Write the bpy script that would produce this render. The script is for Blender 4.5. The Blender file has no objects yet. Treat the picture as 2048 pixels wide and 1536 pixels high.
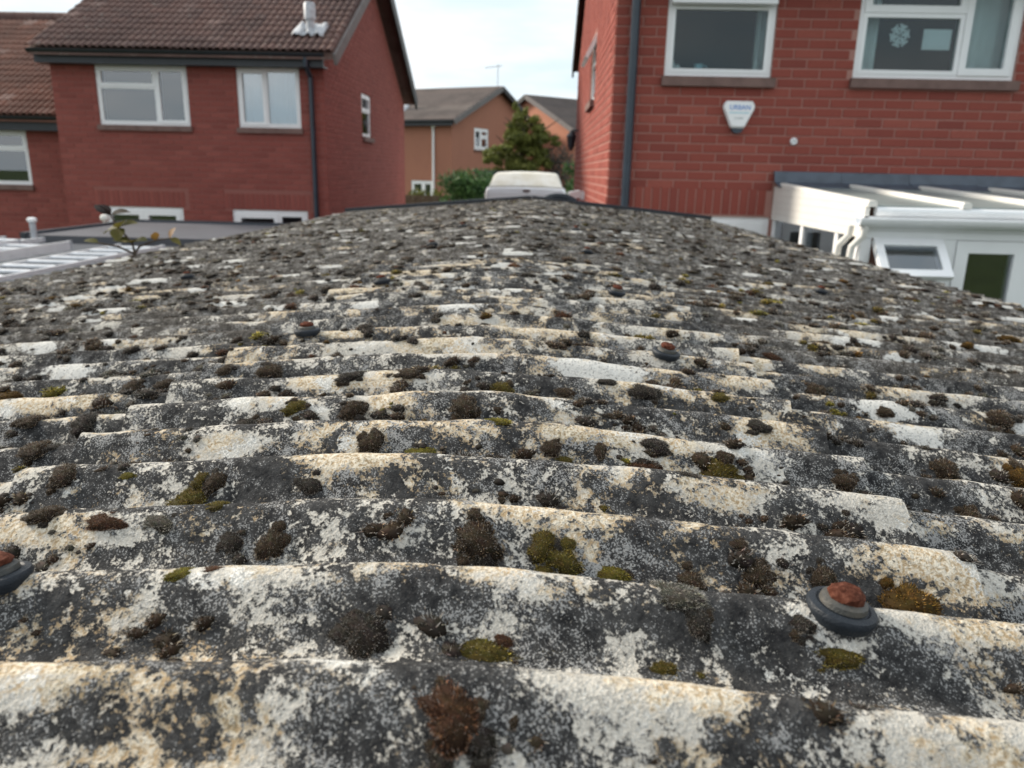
import bpy, math, random
import numpy as np
from mathutils import Matrix, Vector, noise as mnoise

random.seed(7)
rng = np.random.default_rng(11)
scene = bpy.context.scene
COL = scene.collection
R_ = math.radians

# ------------------------------------------------------------------ camera
K = 2.65                      # eye height above the ground, metres
YAW, PITCH, ROLL = R_(-1.65), R_(15.38), R_(1.274)
_f = Vector((math.sin(YAW) * math.cos(PITCH), math.cos(YAW) * math.cos(PITCH), -math.sin(PITCH)))
_r = Vector((math.cos(YAW), -math.sin(YAW), 0)); _u = _r.cross(_f)
_r2 = math.cos(ROLL) * _r + math.sin(ROLL) * _u; _u2 = -math.sin(ROLL) * _r + math.cos(ROLL) * _u
cam = bpy.data.cameras.new('camera'); camo = bpy.data.objects.new('camera', cam); COL.objects.link(camo)
camo.matrix_world = Matrix(((_r2.x, _u2.x, -_f.x, 0), (_r2.y, _u2.y, -_f.y, 0), (_r2.z, _u2.z, -_f.z, K), (0, 0, 0, 1)))
cam.sensor_width = 36.0; cam.lens = 36.0 * 1541 / 2048
cam.clip_start = 0.01; cam.clip_end = 3000
cam.dof.use_dof = True; cam.dof.focus_distance = 0.50; cam.dof.aperture_fstop = 12.5
scene.camera = camo

# ------------------------------------------------------------------ sky, sun, exposure
SUN_AZ = R_(-67); SUN_EL = R_(28)       # azimuth measured from +Y towards +X
world = bpy.data.worlds.new('World'); scene.world = world; world.use_nodes = True
wt = world.node_tree; wt.nodes.clear()
def wn(t): return wt.nodes.new(t)
sky = wn('ShaderNodeTexSky'); sky.sky_type = 'NISHITA'; sky.sun_disc = False
sky.sun_elevation = SUN_EL; sky.sun_rotation = SUN_AZ; sky.dust_density = 3.0; sky.air_density = 1.0
tc = wn('ShaderNodeTexCoord'); mp = wn('ShaderNodeMapping'); mp.inputs['Scale'].default_value = (1.5, 1.5, 6.5)
mp.inputs['Location'].default_value = (0.3, 1.7, 0.2)
nz = wn('ShaderNodeTexNoise'); nz.inputs['Scale'].default_value = 2.3; nz.inputs['Detail'].default_value = 5; nz.inputs['Roughness'].default_value = .52
rp = wn('ShaderNodeValToRGB'); rp.color_ramp.elements[0].position = .36; rp.color_ramp.elements[1].position = .60
rp.color_ramp.elements[0].color = (6.5, 7.6, 8.3, 1); rp.color_ramp.elements[1].color = (9.2, 9.4, 9.5, 1)
mx = wn('ShaderNodeMix'); mx.data_type = 'RGBA'; mx.inputs[0].default_value = .86
bg = wn('ShaderNodeBackground'); bg.inputs['Strength'].default_value = .1
wo = wn('ShaderNodeOutputWorld')
L = wt.links.new
L(tc.outputs['Generated'], mp.inputs['Vector']); L(mp.outputs[0], nz.inputs['Vector']); L(nz.outputs[0], rp.inputs[0])
L(sky.outputs[0], mx.inputs[6]); L(rp.outputs[0], mx.inputs[7]); L(mx.outputs[2], bg.inputs[0]); L(bg.outputs[0], wo.inputs[0])
sun = bpy.data.lights.new('sun', 'SUN'); sun.energy = 4.1; sun.angle = R_(12); sun.color = (1.0, .90, .77)
suno = bpy.data.objects.new('sun', sun); COL.objects.link(suno)
_sd = Vector((math.sin(SUN_AZ) * math.cos(SUN_EL), math.cos(SUN_AZ) * math.cos(SUN_EL), math.sin(SUN_EL)))
suno.rotation_euler = _sd.to_track_quat('Z', 'Y').to_euler(); suno.location = _sd * 40
scene.view_settings.view_transform = 'Standard'; scene.view_settings.look = 'None'
scene.view_settings.exposure = 0.48; scene.view_settings.gamma = 1.0
scene.view_settings.use_curve_mapping = False

# ------------------------------------------------------------------ helpers
WORLD = {}
def link(o, parent=None, m=None):
    COL.objects.link(o)
    m = m or Matrix.Identity(4)
    o.matrix_basis = m
    if parent is not None:
        o.parent = parent; o.matrix_parent_inverse = WORLD[parent.name].inverted()
    WORLD[o.name] = m.copy()
    return o
def thing(name, label, cat, loc=(0, 0, 0), group=None):
    o = bpy.data.objects.new(name, None); o.empty_display_size = .2
    link(o, None, Matrix.Translation(Vector(loc)))
    return tag(o, label, cat, group)
def tag(o, label=None, cat=None, group=None, kind=None):
    if label: o['label'] = label
    if cat: o['category'] = cat
    if group: o['group'] = group
    if kind: o['kind'] = kind
    return o
class F:
    """a wall frame: u along the wall, v up, w outwards"""
    def __init__(s, O, U, N): s.O = Vector(O); s.U = Vector(U).normalized(); s.N = Vector(N).normalized(); s.V = Vector((0, 0, 1))
    def p(s, u, v, w=0): return s.O + s.U * u + s.V * v + s.N * w
    def mat(s, u, v, w=0):
        o = s.p(u, v, w); return Matrix(((s.U.x, s.V.x, s.N.x, o.x), (s.U.y, s.V.y, s.N.y, o.y), (s.U.z, s.V.z, s.N.z, o.z), (0, 0, 0, 1)))
IDF = F((0, 0, 0), (1, 0, 0), (0, -1, 0))     # u = x, v = z, w = -y
class MB:
    def __init__(s): s.v = []; s.f = []; s.a = []
    def add(s, vs, fs, a=0.0):
        n = len(s.v); s.v += [tuple(q) for q in vs]; s.f += [tuple(i + n for i in f) for f in fs]; s.a += [a] * len(fs); return s
    def box(s, fr, u0, u1, v0, v1, w0, w1, a=0.0):
        P = [fr.p(u, v, w) for w in (w0, w1) for v in (v0, v1) for u in (u0, u1)]
        return s.add(P, [(0, 2, 3, 1), (4, 5, 7, 6), (0, 1, 5, 4), (2, 6, 7, 3), (0, 4, 6, 2), (1, 3, 7, 5)], a)
    def ring(s, fr, u0, u1, v0, v1, t, w0, w1):
        s.box(fr, u0, u1, v0, v0 + t, w0, w1); s.box(fr, u0, u1, v1 - t, v1, w0, w1)
        s.box(fr, u0, u0 + t, v0 + t, v1 - t, w0, w1); s.box(fr, u1 - t, u1, v0 + t, v1 - t, w0, w1); return s
    def bar(s, A, B, rx, rz=None, up=(0, 0, 1), a=0.0):
        A, B = Vector(A), Vector(B); d = (B - A).normalized(); sx = d.cross(Vector(up)).normalized(); sz = sx.cross(d); rz = rz or rx
        P = [q + sx * i * rx + sz * j * rz for q in (A, B) for i, j in ((-1, -1), (1, -1), (1, 1), (-1, 1))]
        return s.add(P, [(0, 1, 2, 3), (7, 6, 5, 4), (0, 4, 5, 1), (1, 5, 6, 2), (2, 6, 7, 3), (3, 7, 4, 0)], a)
    def tube(s, pts, r, n=10, cap=True, a=0.0):
        pts = [Vector(q) for q in pts]; rr = r if isinstance(r, (list, tuple)) else [r] * len(pts)
        P = []; prev = None
        for i, q in enumerate(pts):
            d = (pts[min(i + 1, len(pts) - 1)] - pts[max(i - 1, 0)]).normalized()
            if prev is None:
                x = d.orthogonal().normalized()
            else:
                x = (prev - d * prev.dot(d)).normalized()
            prev = x; y = d.cross(x)
            P += [q + (x * math.cos(2 * math.pi * k / n) + y * math.sin(2 * math.pi * k / n)) * rr[i] for k in range(n)]
        fs = []
        for i in range(len(pts) - 1):
            for k in range(n):
                k2 = (k + 1) % n; fs.append((i * n + k, i * n + k2, (i + 1) * n + k2, (i + 1) * n + k))
        if cap:
            fs.append(tuple(reversed(range(n)))); fs.append(tuple((len(pts) - 1) * n + k for k in range(n)))
        return s.add(P, fs, a)
    def lathe(s, c, prof, n=20, M=None):
        """prof: list of (radius, height)"""
        c = Vector(c); M = M or Matrix.Identity(3); P = []
        for r, h in prof:
            P += [c + M @ Vector((r * math.cos(2 * math.pi * k / n), r * math.sin(2 * math.pi * k / n), h)) for k in range(n)]
        fs = []
        for i in range(len(prof) - 1):
            for k in range(n):
                k2 = (k + 1) % n; fs.append((i * n + k, i * n + k2, (i + 1) * n + k2, (i + 1) * n + k))
        fs.append(tuple(reversed(range(n)))); fs.append(tuple((len(prof) - 1) * n + k for k in range(n)))
        return s.add(P, fs)
    def prism(s, poly, d):
        """extrude a polygon (list of 3d points) by vector d"""
        n = len(poly); d = Vector(d); P = [Vector(q) for q in poly]; P += [q + d for q in P]
        fs = [tuple(range(n)), tuple(reversed(range(n, 2 * n)))] + [(i, i + n, (i + 1) % n + n, (i + 1) % n) for i in range(n)]
        return s.add(P, fs)
    def mesh(s, name, m, smooth=False):
        me = bpy.data.meshes.new(name); me.from_pydata(s.v, [], s.f)
        if any(s.a):
            at = me.attributes.new('bv', 'FLOAT', 'FACE'); at.data.foreach_set('value', s.a)
        me.materials.append(m)
        if smooth: me.polygons.foreach_set('use_smooth', [True] * len(me.polygons))
        me.validate(); me.update(); return me
    def build(s, name, m, parent=None, smooth=False, fix=True):
        o = bpy.data.objects.new(name, s.mesh(name, m, smooth))
        if fix:
            import bmesh
            b = bmesh.new(); b.from_mesh(o.data); bmesh.ops.recalc_face_normals(b, faces=b.faces); b.to_mesh(o.data); b.free()
            if smooth: o.data.set_sharp_from_angle(angle=R_(40))
        return link(o, parent)
def np_mesh(name, V, T, m, smooth=True, attrs=None, nside=3):
    V = np.ascontiguousarray(V, np.float32); T = np.ascontiguousarray(T, np.int32)
    me = bpy.data.meshes.new(name); me.vertices.add(len(V)); me.vertices.foreach_set('co', V.ravel())
    me.loops.add(T.size); me.loops.foreach_set('vertex_index', T.ravel())
    me.polygons.add(len(T)); me.polygons.foreach_set('loop_start', np.arange(len(T), dtype=np.int32) * nside)
    me.update(calc_edges=True)
    if smooth: me.polygons.foreach_set('use_smooth', np.ones(len(T), bool))
    for k, (typ, arr) in (attrs or {}).items():
        at = me.attributes.new(k, typ, 'POINT')
        at.data.foreach_set('color' if typ == 'FLOAT_COLOR' else 'value', np.ascontiguousarray(arr, np.float32).ravel())
    me.materials.append(m); me.validate(); me.update(); return me

# ------------------------------------------------------------------ materials
class NT:
    def __init__(s, name):
        s.m = bpy.data.materials.new(name); s.m.use_nodes = True; s.t = s.m.node_tree; s.t.nodes.clear()
        s.out = s.n('ShaderNodeOutputMaterial'); s.b = s.n('ShaderNodeBsdfPrincipled'); s.l(s.b.outputs[0], s.out.inputs[0])
    def n(s, t): return s.t.nodes.new(t)
    def l(s, a, b): s.t.links.new(a, b)
    def put(s, sock, v):
        if v is None: return
        if hasattr(v, 'is_output'): s.l(v, sock)
        else:
            if isinstance(v, (tuple, list)) and len(v) == 3 and sock.type == 'RGBA': v = (*v, 1)
            sock.default_value = v
    def pos(s): return s.n('ShaderNodeNewGeometry').outputs['Position']
    def obj(s): return s.n('ShaderNodeTexCoord').outputs['Object']
    def noise(s, sc, det=3, ro=.5, vec=None, dist=0):
        k = s.n('ShaderNodeTexNoise'); k.inputs['Scale'].default_value = sc; k.inputs['Detail'].default_value = det
        k.inputs['Roughness'].default_value = ro; k.inputs['Distortion'].default_value = dist
        s.l(vec if vec is not None else s.pos(), k.inputs['Vector']); return k.outputs[0]
    def vor(s, sc, vec=None, feat='F1'):
        k = s.n('ShaderNodeTexVoronoi'); k.feature = feat; k.inputs['Scale'].default_value = sc
        s.l(vec if vec is not None else s.pos(), k.inputs['Vector']); return k
    def ss(s, x, a, b):
        k = s.n('ShaderNodeMapRange'); k.interpolation_type = 'SMOOTHSTEP'; s.put(k.inputs[0], x); k.inputs[1].default_value = a; k.inputs[2].default_value = b; return k.outputs[0]
    def ma(s, op, a, b=None, c=None):
        k = s.n('ShaderNodeMath'); k.operation = op; s.put(k.inputs[0], a); s.put(k.inputs[1], b); s.put(k.inputs[2], c); return k.outputs[0]
    def mix(s, f, a, b, mode='MIX'):
        k = s.n('ShaderNodeMix'); k.data_type = 'RGBA'; k.blend_type = mode; s.put(k.inputs[0], f); s.put(k.inputs[6], a); s.put(k.inputs[7], b); return k.outputs[2]
    def ramp(s, f, st):
        k = s.n('ShaderNodeValToRGB'); e = k.color_ramp.elements
        while len(e) < len(st): e.new(.5)
        for q, (p_, c) in zip(e, st): q.position = p_; q.color = (*c, 1)
        s.put(k.inputs[0], f); return k.outputs[0]
    def attr(s, name, fac=True):
        k = s.n('ShaderNodeAttribute'); k.attribute_name = name; return k.outputs['Fac' if fac else 'Color']
    def rnd(s): return s.n('ShaderNodeObjectInfo').outputs['Random']
    def bump(s, h, dist, st=1.0, prev=None):
        k = s.n('ShaderNodeBump'); k.inputs['Strength'].default_value = st; k.inputs['Distance'].default_value = dist
        s.l(h, k.inputs['Height']); 
        if prev is not None: s.l(prev, k.inputs['Normal'])
        return k.outputs[0]
    def set(s, col=None, rough=.7, normal=None, spec=.3, metal=0):
        s.put(s.b.inputs['Base Color'], col); s.put(s.b.inputs['Roughness'], rough); s.put(s.b.inputs['Specular IOR Level'], spec); s.put(s.b.inputs['Metallic'], metal)
        if normal is not None: s.l(normal, s.b.inputs['Normal'])
        return s.m

def plain(name, c, rough=.5, var=.15, sc=6, spec=.4, metal=0, dirt=None):
    t = NT(name); n = t.noise(sc, 4, .6)
    c2 = tuple(q * (1 - var) for q in c) if dirt is None else dirt
    col = t.mix(t.ss(n, .35, .75), c, c2)
    return t.set(col, rough, t.bump(t.noise(sc * 14, 3), .002, .3), spec, metal)

def brick_mat(name, base, dark, light):
    t = NT(name); v = t.ma('FRACT', t.ma('ADD', t.rnd(), t.attr('bv')))
    c = t.ramp(v, [(0, dark), (.25, base), (.7, base), (.95, light)])
    g = t.noise(38, 4, .65)
    c = t.mix(t.ss(g, .35, .75), c, t.mix(.5, c, dark))
    w = t.noise(1.3, 3, .6)
    c = t.mix(t.ma('MULTIPLY', t.ss(w, .45, .75), .5), c, t.mix(.5, c, dark))
    return t.set(c, .85, t.bump(t.noise(160, 3, .6), .003, .6), .2)
def mortar_mat(name, c):
    t = NT(name); n = t.noise(30, 4, .6)
    return t.set(t.mix(n, c, tuple(q * .7 for q in c)), .9, t.bump(t.noise(200, 2), .003, .5), .15)
def tile_mat(name, a, b, c3):
    t = NT(name); v = t.ma('FRACT', t.ma('ADD', t.rnd(), t.attr('bv')))
    c = t.ramp(v, [(0, a), (.5, b), (.92, a), (1.0, c3)])
    l = t.noise(17, 5, .7); l2 = t.noise(1.1, 3, .55)
    c = t.mix(t.ss(l, .56, .68), c, (.20, .175, .155))
    c = t.mix(t.ma('MULTIPLY', t.ss(l2, .45, .7), .7), c, tuple(q * .72 for q in a))
    return t.set(c, .85, t.bump(t.noise(120, 3), .004, .5), .2)
def glass_mat(name, tint, ior=1.75, rough=.01):
    t = NT(name); t.t.nodes.remove(t.b)
    g = t.n('ShaderNodeBsdfGlossy'); g.inputs['Roughness'].default_value = rough; g.inputs['Color'].default_value = (.95, .97, 1, 1)
    tr = t.n('ShaderNodeBsdfTransparent'); tr.inputs['Color'].default_value = (*tint, 1)
    fr = t.n('ShaderNodeFresnel'); fr.inputs['IOR'].default_value = ior
    t.l(t.bump(t.noise(1.2, 1), .002, .05), g.inputs['Normal'])
    mxs = t.n('ShaderNodeMixShader'); t.l(fr.outputs[0], mxs.inputs[0]); t.l(tr.outputs[0], mxs.inputs[1]); t.l(g.outputs[0], mxs.inputs[2])
    t.l(mxs.outputs[0], t.out.inputs[0]); return t.m
def leaf_mat(name, cols, trans=.25):
    t = NT(name); v = t.attr('bv'); c = t.ramp(v, [(i / (len(cols) - 1), q) for i, q in enumerate(cols)])
    t.set(c, .6, None, .25); t.put(t.b.inputs['Transmission Weight'], 0)
    tl = t.n('ShaderNodeBsdfTranslucent'); t.l(c, tl.inputs[0]); mm = t.n('ShaderNodeMixShader'); mm.inputs[0].default_value = trans
    t.l(t.b.outputs[0], mm.inputs[1]); t.l(tl.outputs[0], mm.inputs[2]); t.l(mm.outputs[0], t.out.inputs[0]); return t.m

def lichen_mat(name, dark_bias, white_bias, cream_bias, k0=(.018, .018, .019), k1=(.066, .065, .064)):
    """weathered asbestos-cement with crusts of black, white and cream lichen"""
    t = NT(name); P = t.ma_vec(t.pos(), (0, 0, 0), (1, 1, 1), (.52, .71, .87))
    n1 = t.noise(15, 5, .62, P, .5); n2 = t.noise(44, 5, .66, P, .5); n3 = t.noise(115, 4, .7, P); n4 = t.noise(430, 3, .65, P); n5 = t.noise(900, 2, .6, P)
    base = t.mix(t.ss(t.ma('ADD', t.ma('MULTIPLY', n4, .6), t.ma('MULTIPLY', n3, .4)), .42, .62), (.50, .47, .415), (.235, .225, .205))
    base = t.mix(t.ss(n5, .52, .66), base, (.58, .56, .51))
    # cream and tan crusts, plus pale patches set along the crests
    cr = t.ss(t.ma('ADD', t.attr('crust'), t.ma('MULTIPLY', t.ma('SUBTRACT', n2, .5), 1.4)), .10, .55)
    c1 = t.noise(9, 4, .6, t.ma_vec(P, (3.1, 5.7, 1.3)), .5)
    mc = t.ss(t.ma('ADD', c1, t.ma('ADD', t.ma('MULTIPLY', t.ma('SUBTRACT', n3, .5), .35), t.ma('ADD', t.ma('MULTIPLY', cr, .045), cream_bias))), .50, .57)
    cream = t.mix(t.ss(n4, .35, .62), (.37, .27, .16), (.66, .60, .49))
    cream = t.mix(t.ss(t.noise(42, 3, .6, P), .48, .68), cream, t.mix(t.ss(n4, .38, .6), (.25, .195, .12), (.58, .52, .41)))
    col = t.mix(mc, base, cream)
    # white crust
    w1 = t.noise(21, 4, .6, t.ma_vec(P, (8.3, 2.2, 4.9)), .6)
    mw = t.ss(t.ma('ADD', w1, t.ma('ADD', t.ma('MULTIPLY', t.ma('SUBTRACT', n4, .5), .4), white_bias)), .56, .64)
    col = t.mix(mw, col, t.mix(t.ss(n5, .4, .6), (.70, .685, .64), (.42, .41, .38)))
    # black crust, broken at the rim by the finer noises
    kd = t.ma('ADD', t.ma('MULTIPLY', n1, .45), t.ma('MULTIPLY', n2, .55))
    kd = t.ma('ADD', kd, t.ma('MULTIPLY', t.ma('SUBTRACT', n3, .5), .34))
    kd = t.ma('ADD', kd, t.ma('ADD', t.ma('MULTIPLY', t.ma('SUBTRACT', n4, .5), .30), dark_bias))
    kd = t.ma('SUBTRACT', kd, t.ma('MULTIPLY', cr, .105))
    mk = t.ss(kd, .475, .54)
    black = t.mix(t.ss(n3, .3, .7), k0, k1)
    # pale flecks inside the black crust
    fl = t.ss(t.ma('ADD', t.ma('ADD', n5, t.ma('MULTIPLY', t.ma('SUBTRACT', n3, .5), .7)), t.ma('MULTIPLY', t.ma('SUBTRACT', t.noise(26, 3, .6, t.ma_vec(P, (4, 1, 7))), .5), .7)), .57, .68)
    black = t.mix(t.ma('MULTIPLY', fl, .5), black, (.50, .495, .48))
    col = t.mix(mk, col, black)
    # bare white cement where a flake has come off
    mb = t.ss(t.ma('ADD', t.attr('bare'), t.ma('ADD', t.ma('MULTIPLY', t.ma('SUBTRACT', n2, .5), 1.9), t.ma('MULTIPLY', t.ma('SUBTRACT', n3, .5), .9))), .28, .46)
    mb = t.ma('MULTIPLY', mb, t.ss(t.attr('bare'), .0, .05))
    mb = t.ma('MULTIPLY', mb, t.ma('SUBTRACT', .92, t.ma('MULTIPLY', t.ss(n4, .54, .64), .55)))
    col = t.mix(mb, col, t.mix(n3, (.70, .695, .66), (.52, .505, .47)))
    h = t.ma('ADD', t.ma('MULTIPLY', n3, .6), t.ma('MULTIPLY', n4, .5))
    nb = t.bump(n2, .004, .5); nb = t.bump(h, .0026, .9, nb); nb = t.bump(n5, .0007, .7, nb)
    return t.set(col, .95, nb, .05)
def _ma_vec(s, P, off, sc=(1, 1, 1), rot=(0, 0, 0)):
    k = s.n('ShaderNodeMapping'); k.inputs['Location'].default_value = off; k.inputs['Scale'].default_value = sc; k.inputs['Rotation'].default_value = rot; s.l(P, k.inputs['Vector']); return k.outputs[0]
NT.ma_vec = _ma_vec

def moss_mat():
    t = NT('moss'); c = t.attr('mc', False); tip = t.attr('tip')
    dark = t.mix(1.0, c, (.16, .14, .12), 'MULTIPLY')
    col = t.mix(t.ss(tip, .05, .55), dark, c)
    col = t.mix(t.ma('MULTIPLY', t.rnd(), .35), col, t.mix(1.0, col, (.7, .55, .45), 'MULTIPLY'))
    hair = t.attr('hair')
    col = t.mix(hair, col, (.52, .50, .46))
    return t.set(col, .85, None, .15)

M = {}
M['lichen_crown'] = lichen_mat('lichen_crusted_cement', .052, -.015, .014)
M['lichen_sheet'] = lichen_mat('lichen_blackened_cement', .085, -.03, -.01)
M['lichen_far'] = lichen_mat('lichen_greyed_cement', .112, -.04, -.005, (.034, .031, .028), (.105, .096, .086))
M['moss'] = moss_mat()
M['brick'] = brick_mat('red_brick', (.265, .070, .053), (.215, .058, .046), (.31, .090, .068))
M['mortar'] = mortar_mat('pink_mortar', (.43, .225, .19))
M['brick_l'] = brick_mat('dull_red_brick', (.255, .075, .062), (.21, .063, .053), (.295, .092, .075))
M['mortar_l'] = mortar_mat('dull_pink_mortar', (.32, .13, .11))
M['brick_far'] = brick_mat('orange_brick', (.44, .20, .13), (.27, .125, .09), (.56, .28, .19))
M['tile'] = tile_mat('brown_tile', (.100, .063, .057), (.13, .075, .064), (.27, .18, .155))
M['tile_n'] = tile_mat('orange_brown_tile', (.15, .08, .062), (.20, .098, .072), (.28, .19, .16))
M['tile_far'] = tile_mat('grey_brown_tile', (.075, .062, .058), (.095, .075, .068), (.12, .10, .09))
M['upvc'] = plain('white_frame_plastic', (.84, .85, .86), .35, .06, 3, .5)
M['cream'] = plain('cream_cladding_plastic', (.74, .725, .68), .4, .07, 3, .45)
M['black'] = plain('black_plastic', (.018, .022, .03), .4, .3, 8, .5)
M['navy'] = plain('dark_blue_grey_pipe', (.03, .045, .065), .35, .25, 5, .5)
M['lead'] = plain('blue_grey_lead', (.075, .095, .125), .5, .35, 9, .5)
M['leadpale'] = plain('pale_grey_lead', (.45, .47, .50), .5, .35, 14, .5)
M['sill'] = plain('brown_concrete_sill', (.20, .13, .115), .8, .3, 7, .2)
M['alu'] = plain('aluminium', (.72, .73, .75), .35, .12, 12, .5, .35)
M['felt'] = plain('grey_roofing_membrane', (.09, .094, .11), .7, .2, 2.2, .3)
M['feltdark'] = plain('dark_edge_trim', (.05, .06, .075), .5, .3, 4, .4)
M['concrete'] = plain('grey_concrete', (.32, .31, .29), .9, .25, 4, .2)
M['rubber'] = plain('blue_black_rubber', (.016, .021, .028), .5, .25, 60, .3)
M['washer'] = plain('grey_plastic_cap', (.045, .047, .045), .5, .45, 90, .4, 0, (.10, .088, .07))
M['rust'] = plain('rust', (.062, .020, .012), .95, .4, 420, .08, 0, (.15, .058, .038))
M['curtain'] = plain('pale_curtain', (.76, .81, .82), .9, .08, 5, .1)
M['blind'] = plain('white_blind', (.78, .80, .80), .6, .06, 5, .3)
M['room_shade'] = plain('interior_shade', (.045, .065, .07), .9, .3, 2, .1)  # indoor shade put into the colour
M['vanwhite'] = plain('white_vehicle_paint', (.80, .82, .85), .3, .08, 2, .5)
M['vancream'] = plain('yellowed_fibreglass', (.56, .53, .45), .55, .2, 3, .35, 0, (.70, .695, .66))
M['asphalt'] = plain('asphalt', (.055, .055, .057), .9, .3, 3, .2)
M['grass'] = plain('grass_ground', (.06, .085, .03), .95, .4, 1.5, .1)
M['timber'] = plain('weathered_timber', (.16, .115, .08), .9, .4, 9, .15)
M['paper'] = plain('paper', (.86, .91, .94), .8, .05, 9, .2)
M['blue'] = plain('blue_print', (.12, .27, .62), .5, .1, 9, .3)
M['greyprint'] = plain('grey_print', (.38, .43, .43), .5, .1, 9, .3)
M['teal'] = plain('pale_blue_glaze', (.35, .62, .72), .3, .1, 9, .5)
M['glass'] = glass_mat('window_glass', (.90, .95, .97), 2.6)
M['glass_roof'] = plain('conservatory_polycarbonate', (.24, .285, .28), .35, .25, 4, .5)
M['glass_dark'] = glass_mat('dark_window_glass', (.80, .86, .86), 1.42)
M['barge'] = plain('dark_barge_board', (.028, .03, .032), .55, .3, 5, .35)
M['verge'] = plain('grey_verge_mortar', (.20, .185, .18), .9, .3, 9, .2)
M['hedge'] = leaf_mat('hedge_leaves', [(.018, .045, .018), (.035, .085, .025), (.07, .14, .04), (.10, .19, .06)])
M['treeleaf'] = leaf_mat('tree_leaves', [(.045, .06, .016), (.10, .115, .026), (.165, .18, .038), (.23, .235, .065)])
M['dead'] = leaf_mat('dead_foliage', [(.045, .04, .032), (.085, .075, .062), (.13, .115, .095)], .1)
M['bark'] = plain('bark', (.09, .07, .055), .95, .4, 20, .1)
M['plantleaf'] = leaf_mat('weed_leaves', [(.03, .018, .02), (.07, .07, .015), (.12, .105, .025), (.20, .10, .03)], .35)

def px(P):
    """image position (2048 wide) of a world point, to choose which pieces are in view"""
    d = Vector(P) - Vector((0, 0, K)); z = d.dot(_f)
    if z < .02: return (-9e3, -9e3)
    return (1024 + 1541 * d.dot(_r2) / z, 768 - 1541 * d.dot(_u2) / z)
def inframe(P, m=15):
    x, y = px(P); return -m < x < 2048 + m and -m < y < 1536 + m

# ------------------------------------------------------------------ ground
g = MB().add([(-400, -200, 0), (400, -200, 0), (400, 900, 0), (-400, 900, 0)], [(0, 1, 2, 3)]).build('ground', M['grass'])
tag(g, 'grass and bare earth around the houses', kind='structure')
d_ = MB().add([(-2.9, 5.2, .004), (.55, 5.2, .004), (.55, 60, .004), (-2.9, 60, .004)], [(0, 1, 2, 3)]).build('driveway', M['asphalt'])
tag(d_, 'tarmac drive beyond the garage', kind='structure')

# ------------------------------------------------------------------ the corrugated garage roof
X0, PIT, AMP, TANR, RR = -.05, .073, .0112, .087, .065
CREST = K - .176
YC0 = .241
XL, XR_, YN, YF = -1.33, 1.18, -.55, 5.50
def ridge_z(x): return CREST - AMP - TANR * (math.sqrt((x - X0) ** 2 + RR ** 2) - RR)
def roof_np(x, y, low):
    z = CREST - AMP - TANR * (np.sqrt((x - X0) ** 2 + RR ** 2) - RR)
    c = np.cos(2 * np.pi * (y - YC0) / PIT)
    z = z + AMP * (c + .10 * (c * c - 1))
    return z - low * .0085
CR_L, CR_R = -.338, .240
def roof_z(x, y):
    low = 0.0 if CR_L < x < CR_R else 1.0
    return float(roof_np(np.float64(x), np.float64(y), low))
garage = thing('garage', 'low garage with mossy lichen-crusted corrugated roof filling the foreground', 'garage', (X0, 2.5, 0))
gw = MB()
fz = CREST - .23
gw.box(IDF, XL + .09, XL + .17, 0, fz - .06, -(YF - .1), -(YN + .1)); gw.box(IDF, XR_ - .17, XR_ - .09, 0, fz - .05, -(YF - .1), -(YN + .1))
gw.box(IDF, XL + .17, XR_ - .17, 0, fz - .02, -(YF - .1), -(YF - .18)); gw.box(IDF, XL + .17, XR_ - .17, 0, fz - .02, -(YN + .18), -(YN + .1))
gw.build('wall', M['concrete'], garage)
def hit(x, y):
    """where the sight line through an image point meets the roof"""
    d = (_f + _r2 * ((x - 1024) / 1541) + _u2 * ((768 - y) / 1541)); o = Vector((0, 0, K)); t = .15
    prev = t
    while t < 9:
        q = o + d * t
        if q.z < roof_z(q.x, q.y): break
        prev = t; t += .004
    for _ in range(12):
        mid = (prev + t) / 2; q = o + d * mid
        if q.z < roof_z(q.x, q.y): t = mid
        else: prev = mid
    return o + d * t

BARE = []   # where flakes have come away: x, y, half-length, half-width
for x_, y_, w_, h_ in [(1190,735,150,26),(1780,828,105,26),(1830,862,95,16),(2040,856,34,30),(1690,680,48,11),(1800,713,52,13),(1940,690,100,15),(2030,635,44,11),(1470,575,38,9),(1400,612,60,8),(150,730,80,14),(80,700,60,10),(450,606,40,8),(300,560,60,9),(1250,465,60,8),(230,522,60,9),(345,520,50,9),(700,460,60,7),(1560,540,40,8),(1640,520,40,6)]:
    q = hit(x_, y_); dd = (q - Vector((0, 0, K))).dot(_f); BARE.append((q.x, YC0 + PIT * round((q.y - YC0) / PIT) - .010, w_ * dd / 1541, .016 + .006 * (h_ > 18)))
for _ in range(190):
    xx, yy = random.uniform(XL, XR_), random.uniform(.9, YF); BARE.append((xx, YC0 + PIT * round((yy - YC0) / PIT) + random.uniform(-.018, .004), random.uniform(.018, .06), random.uniform(.010, .018)))
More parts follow.
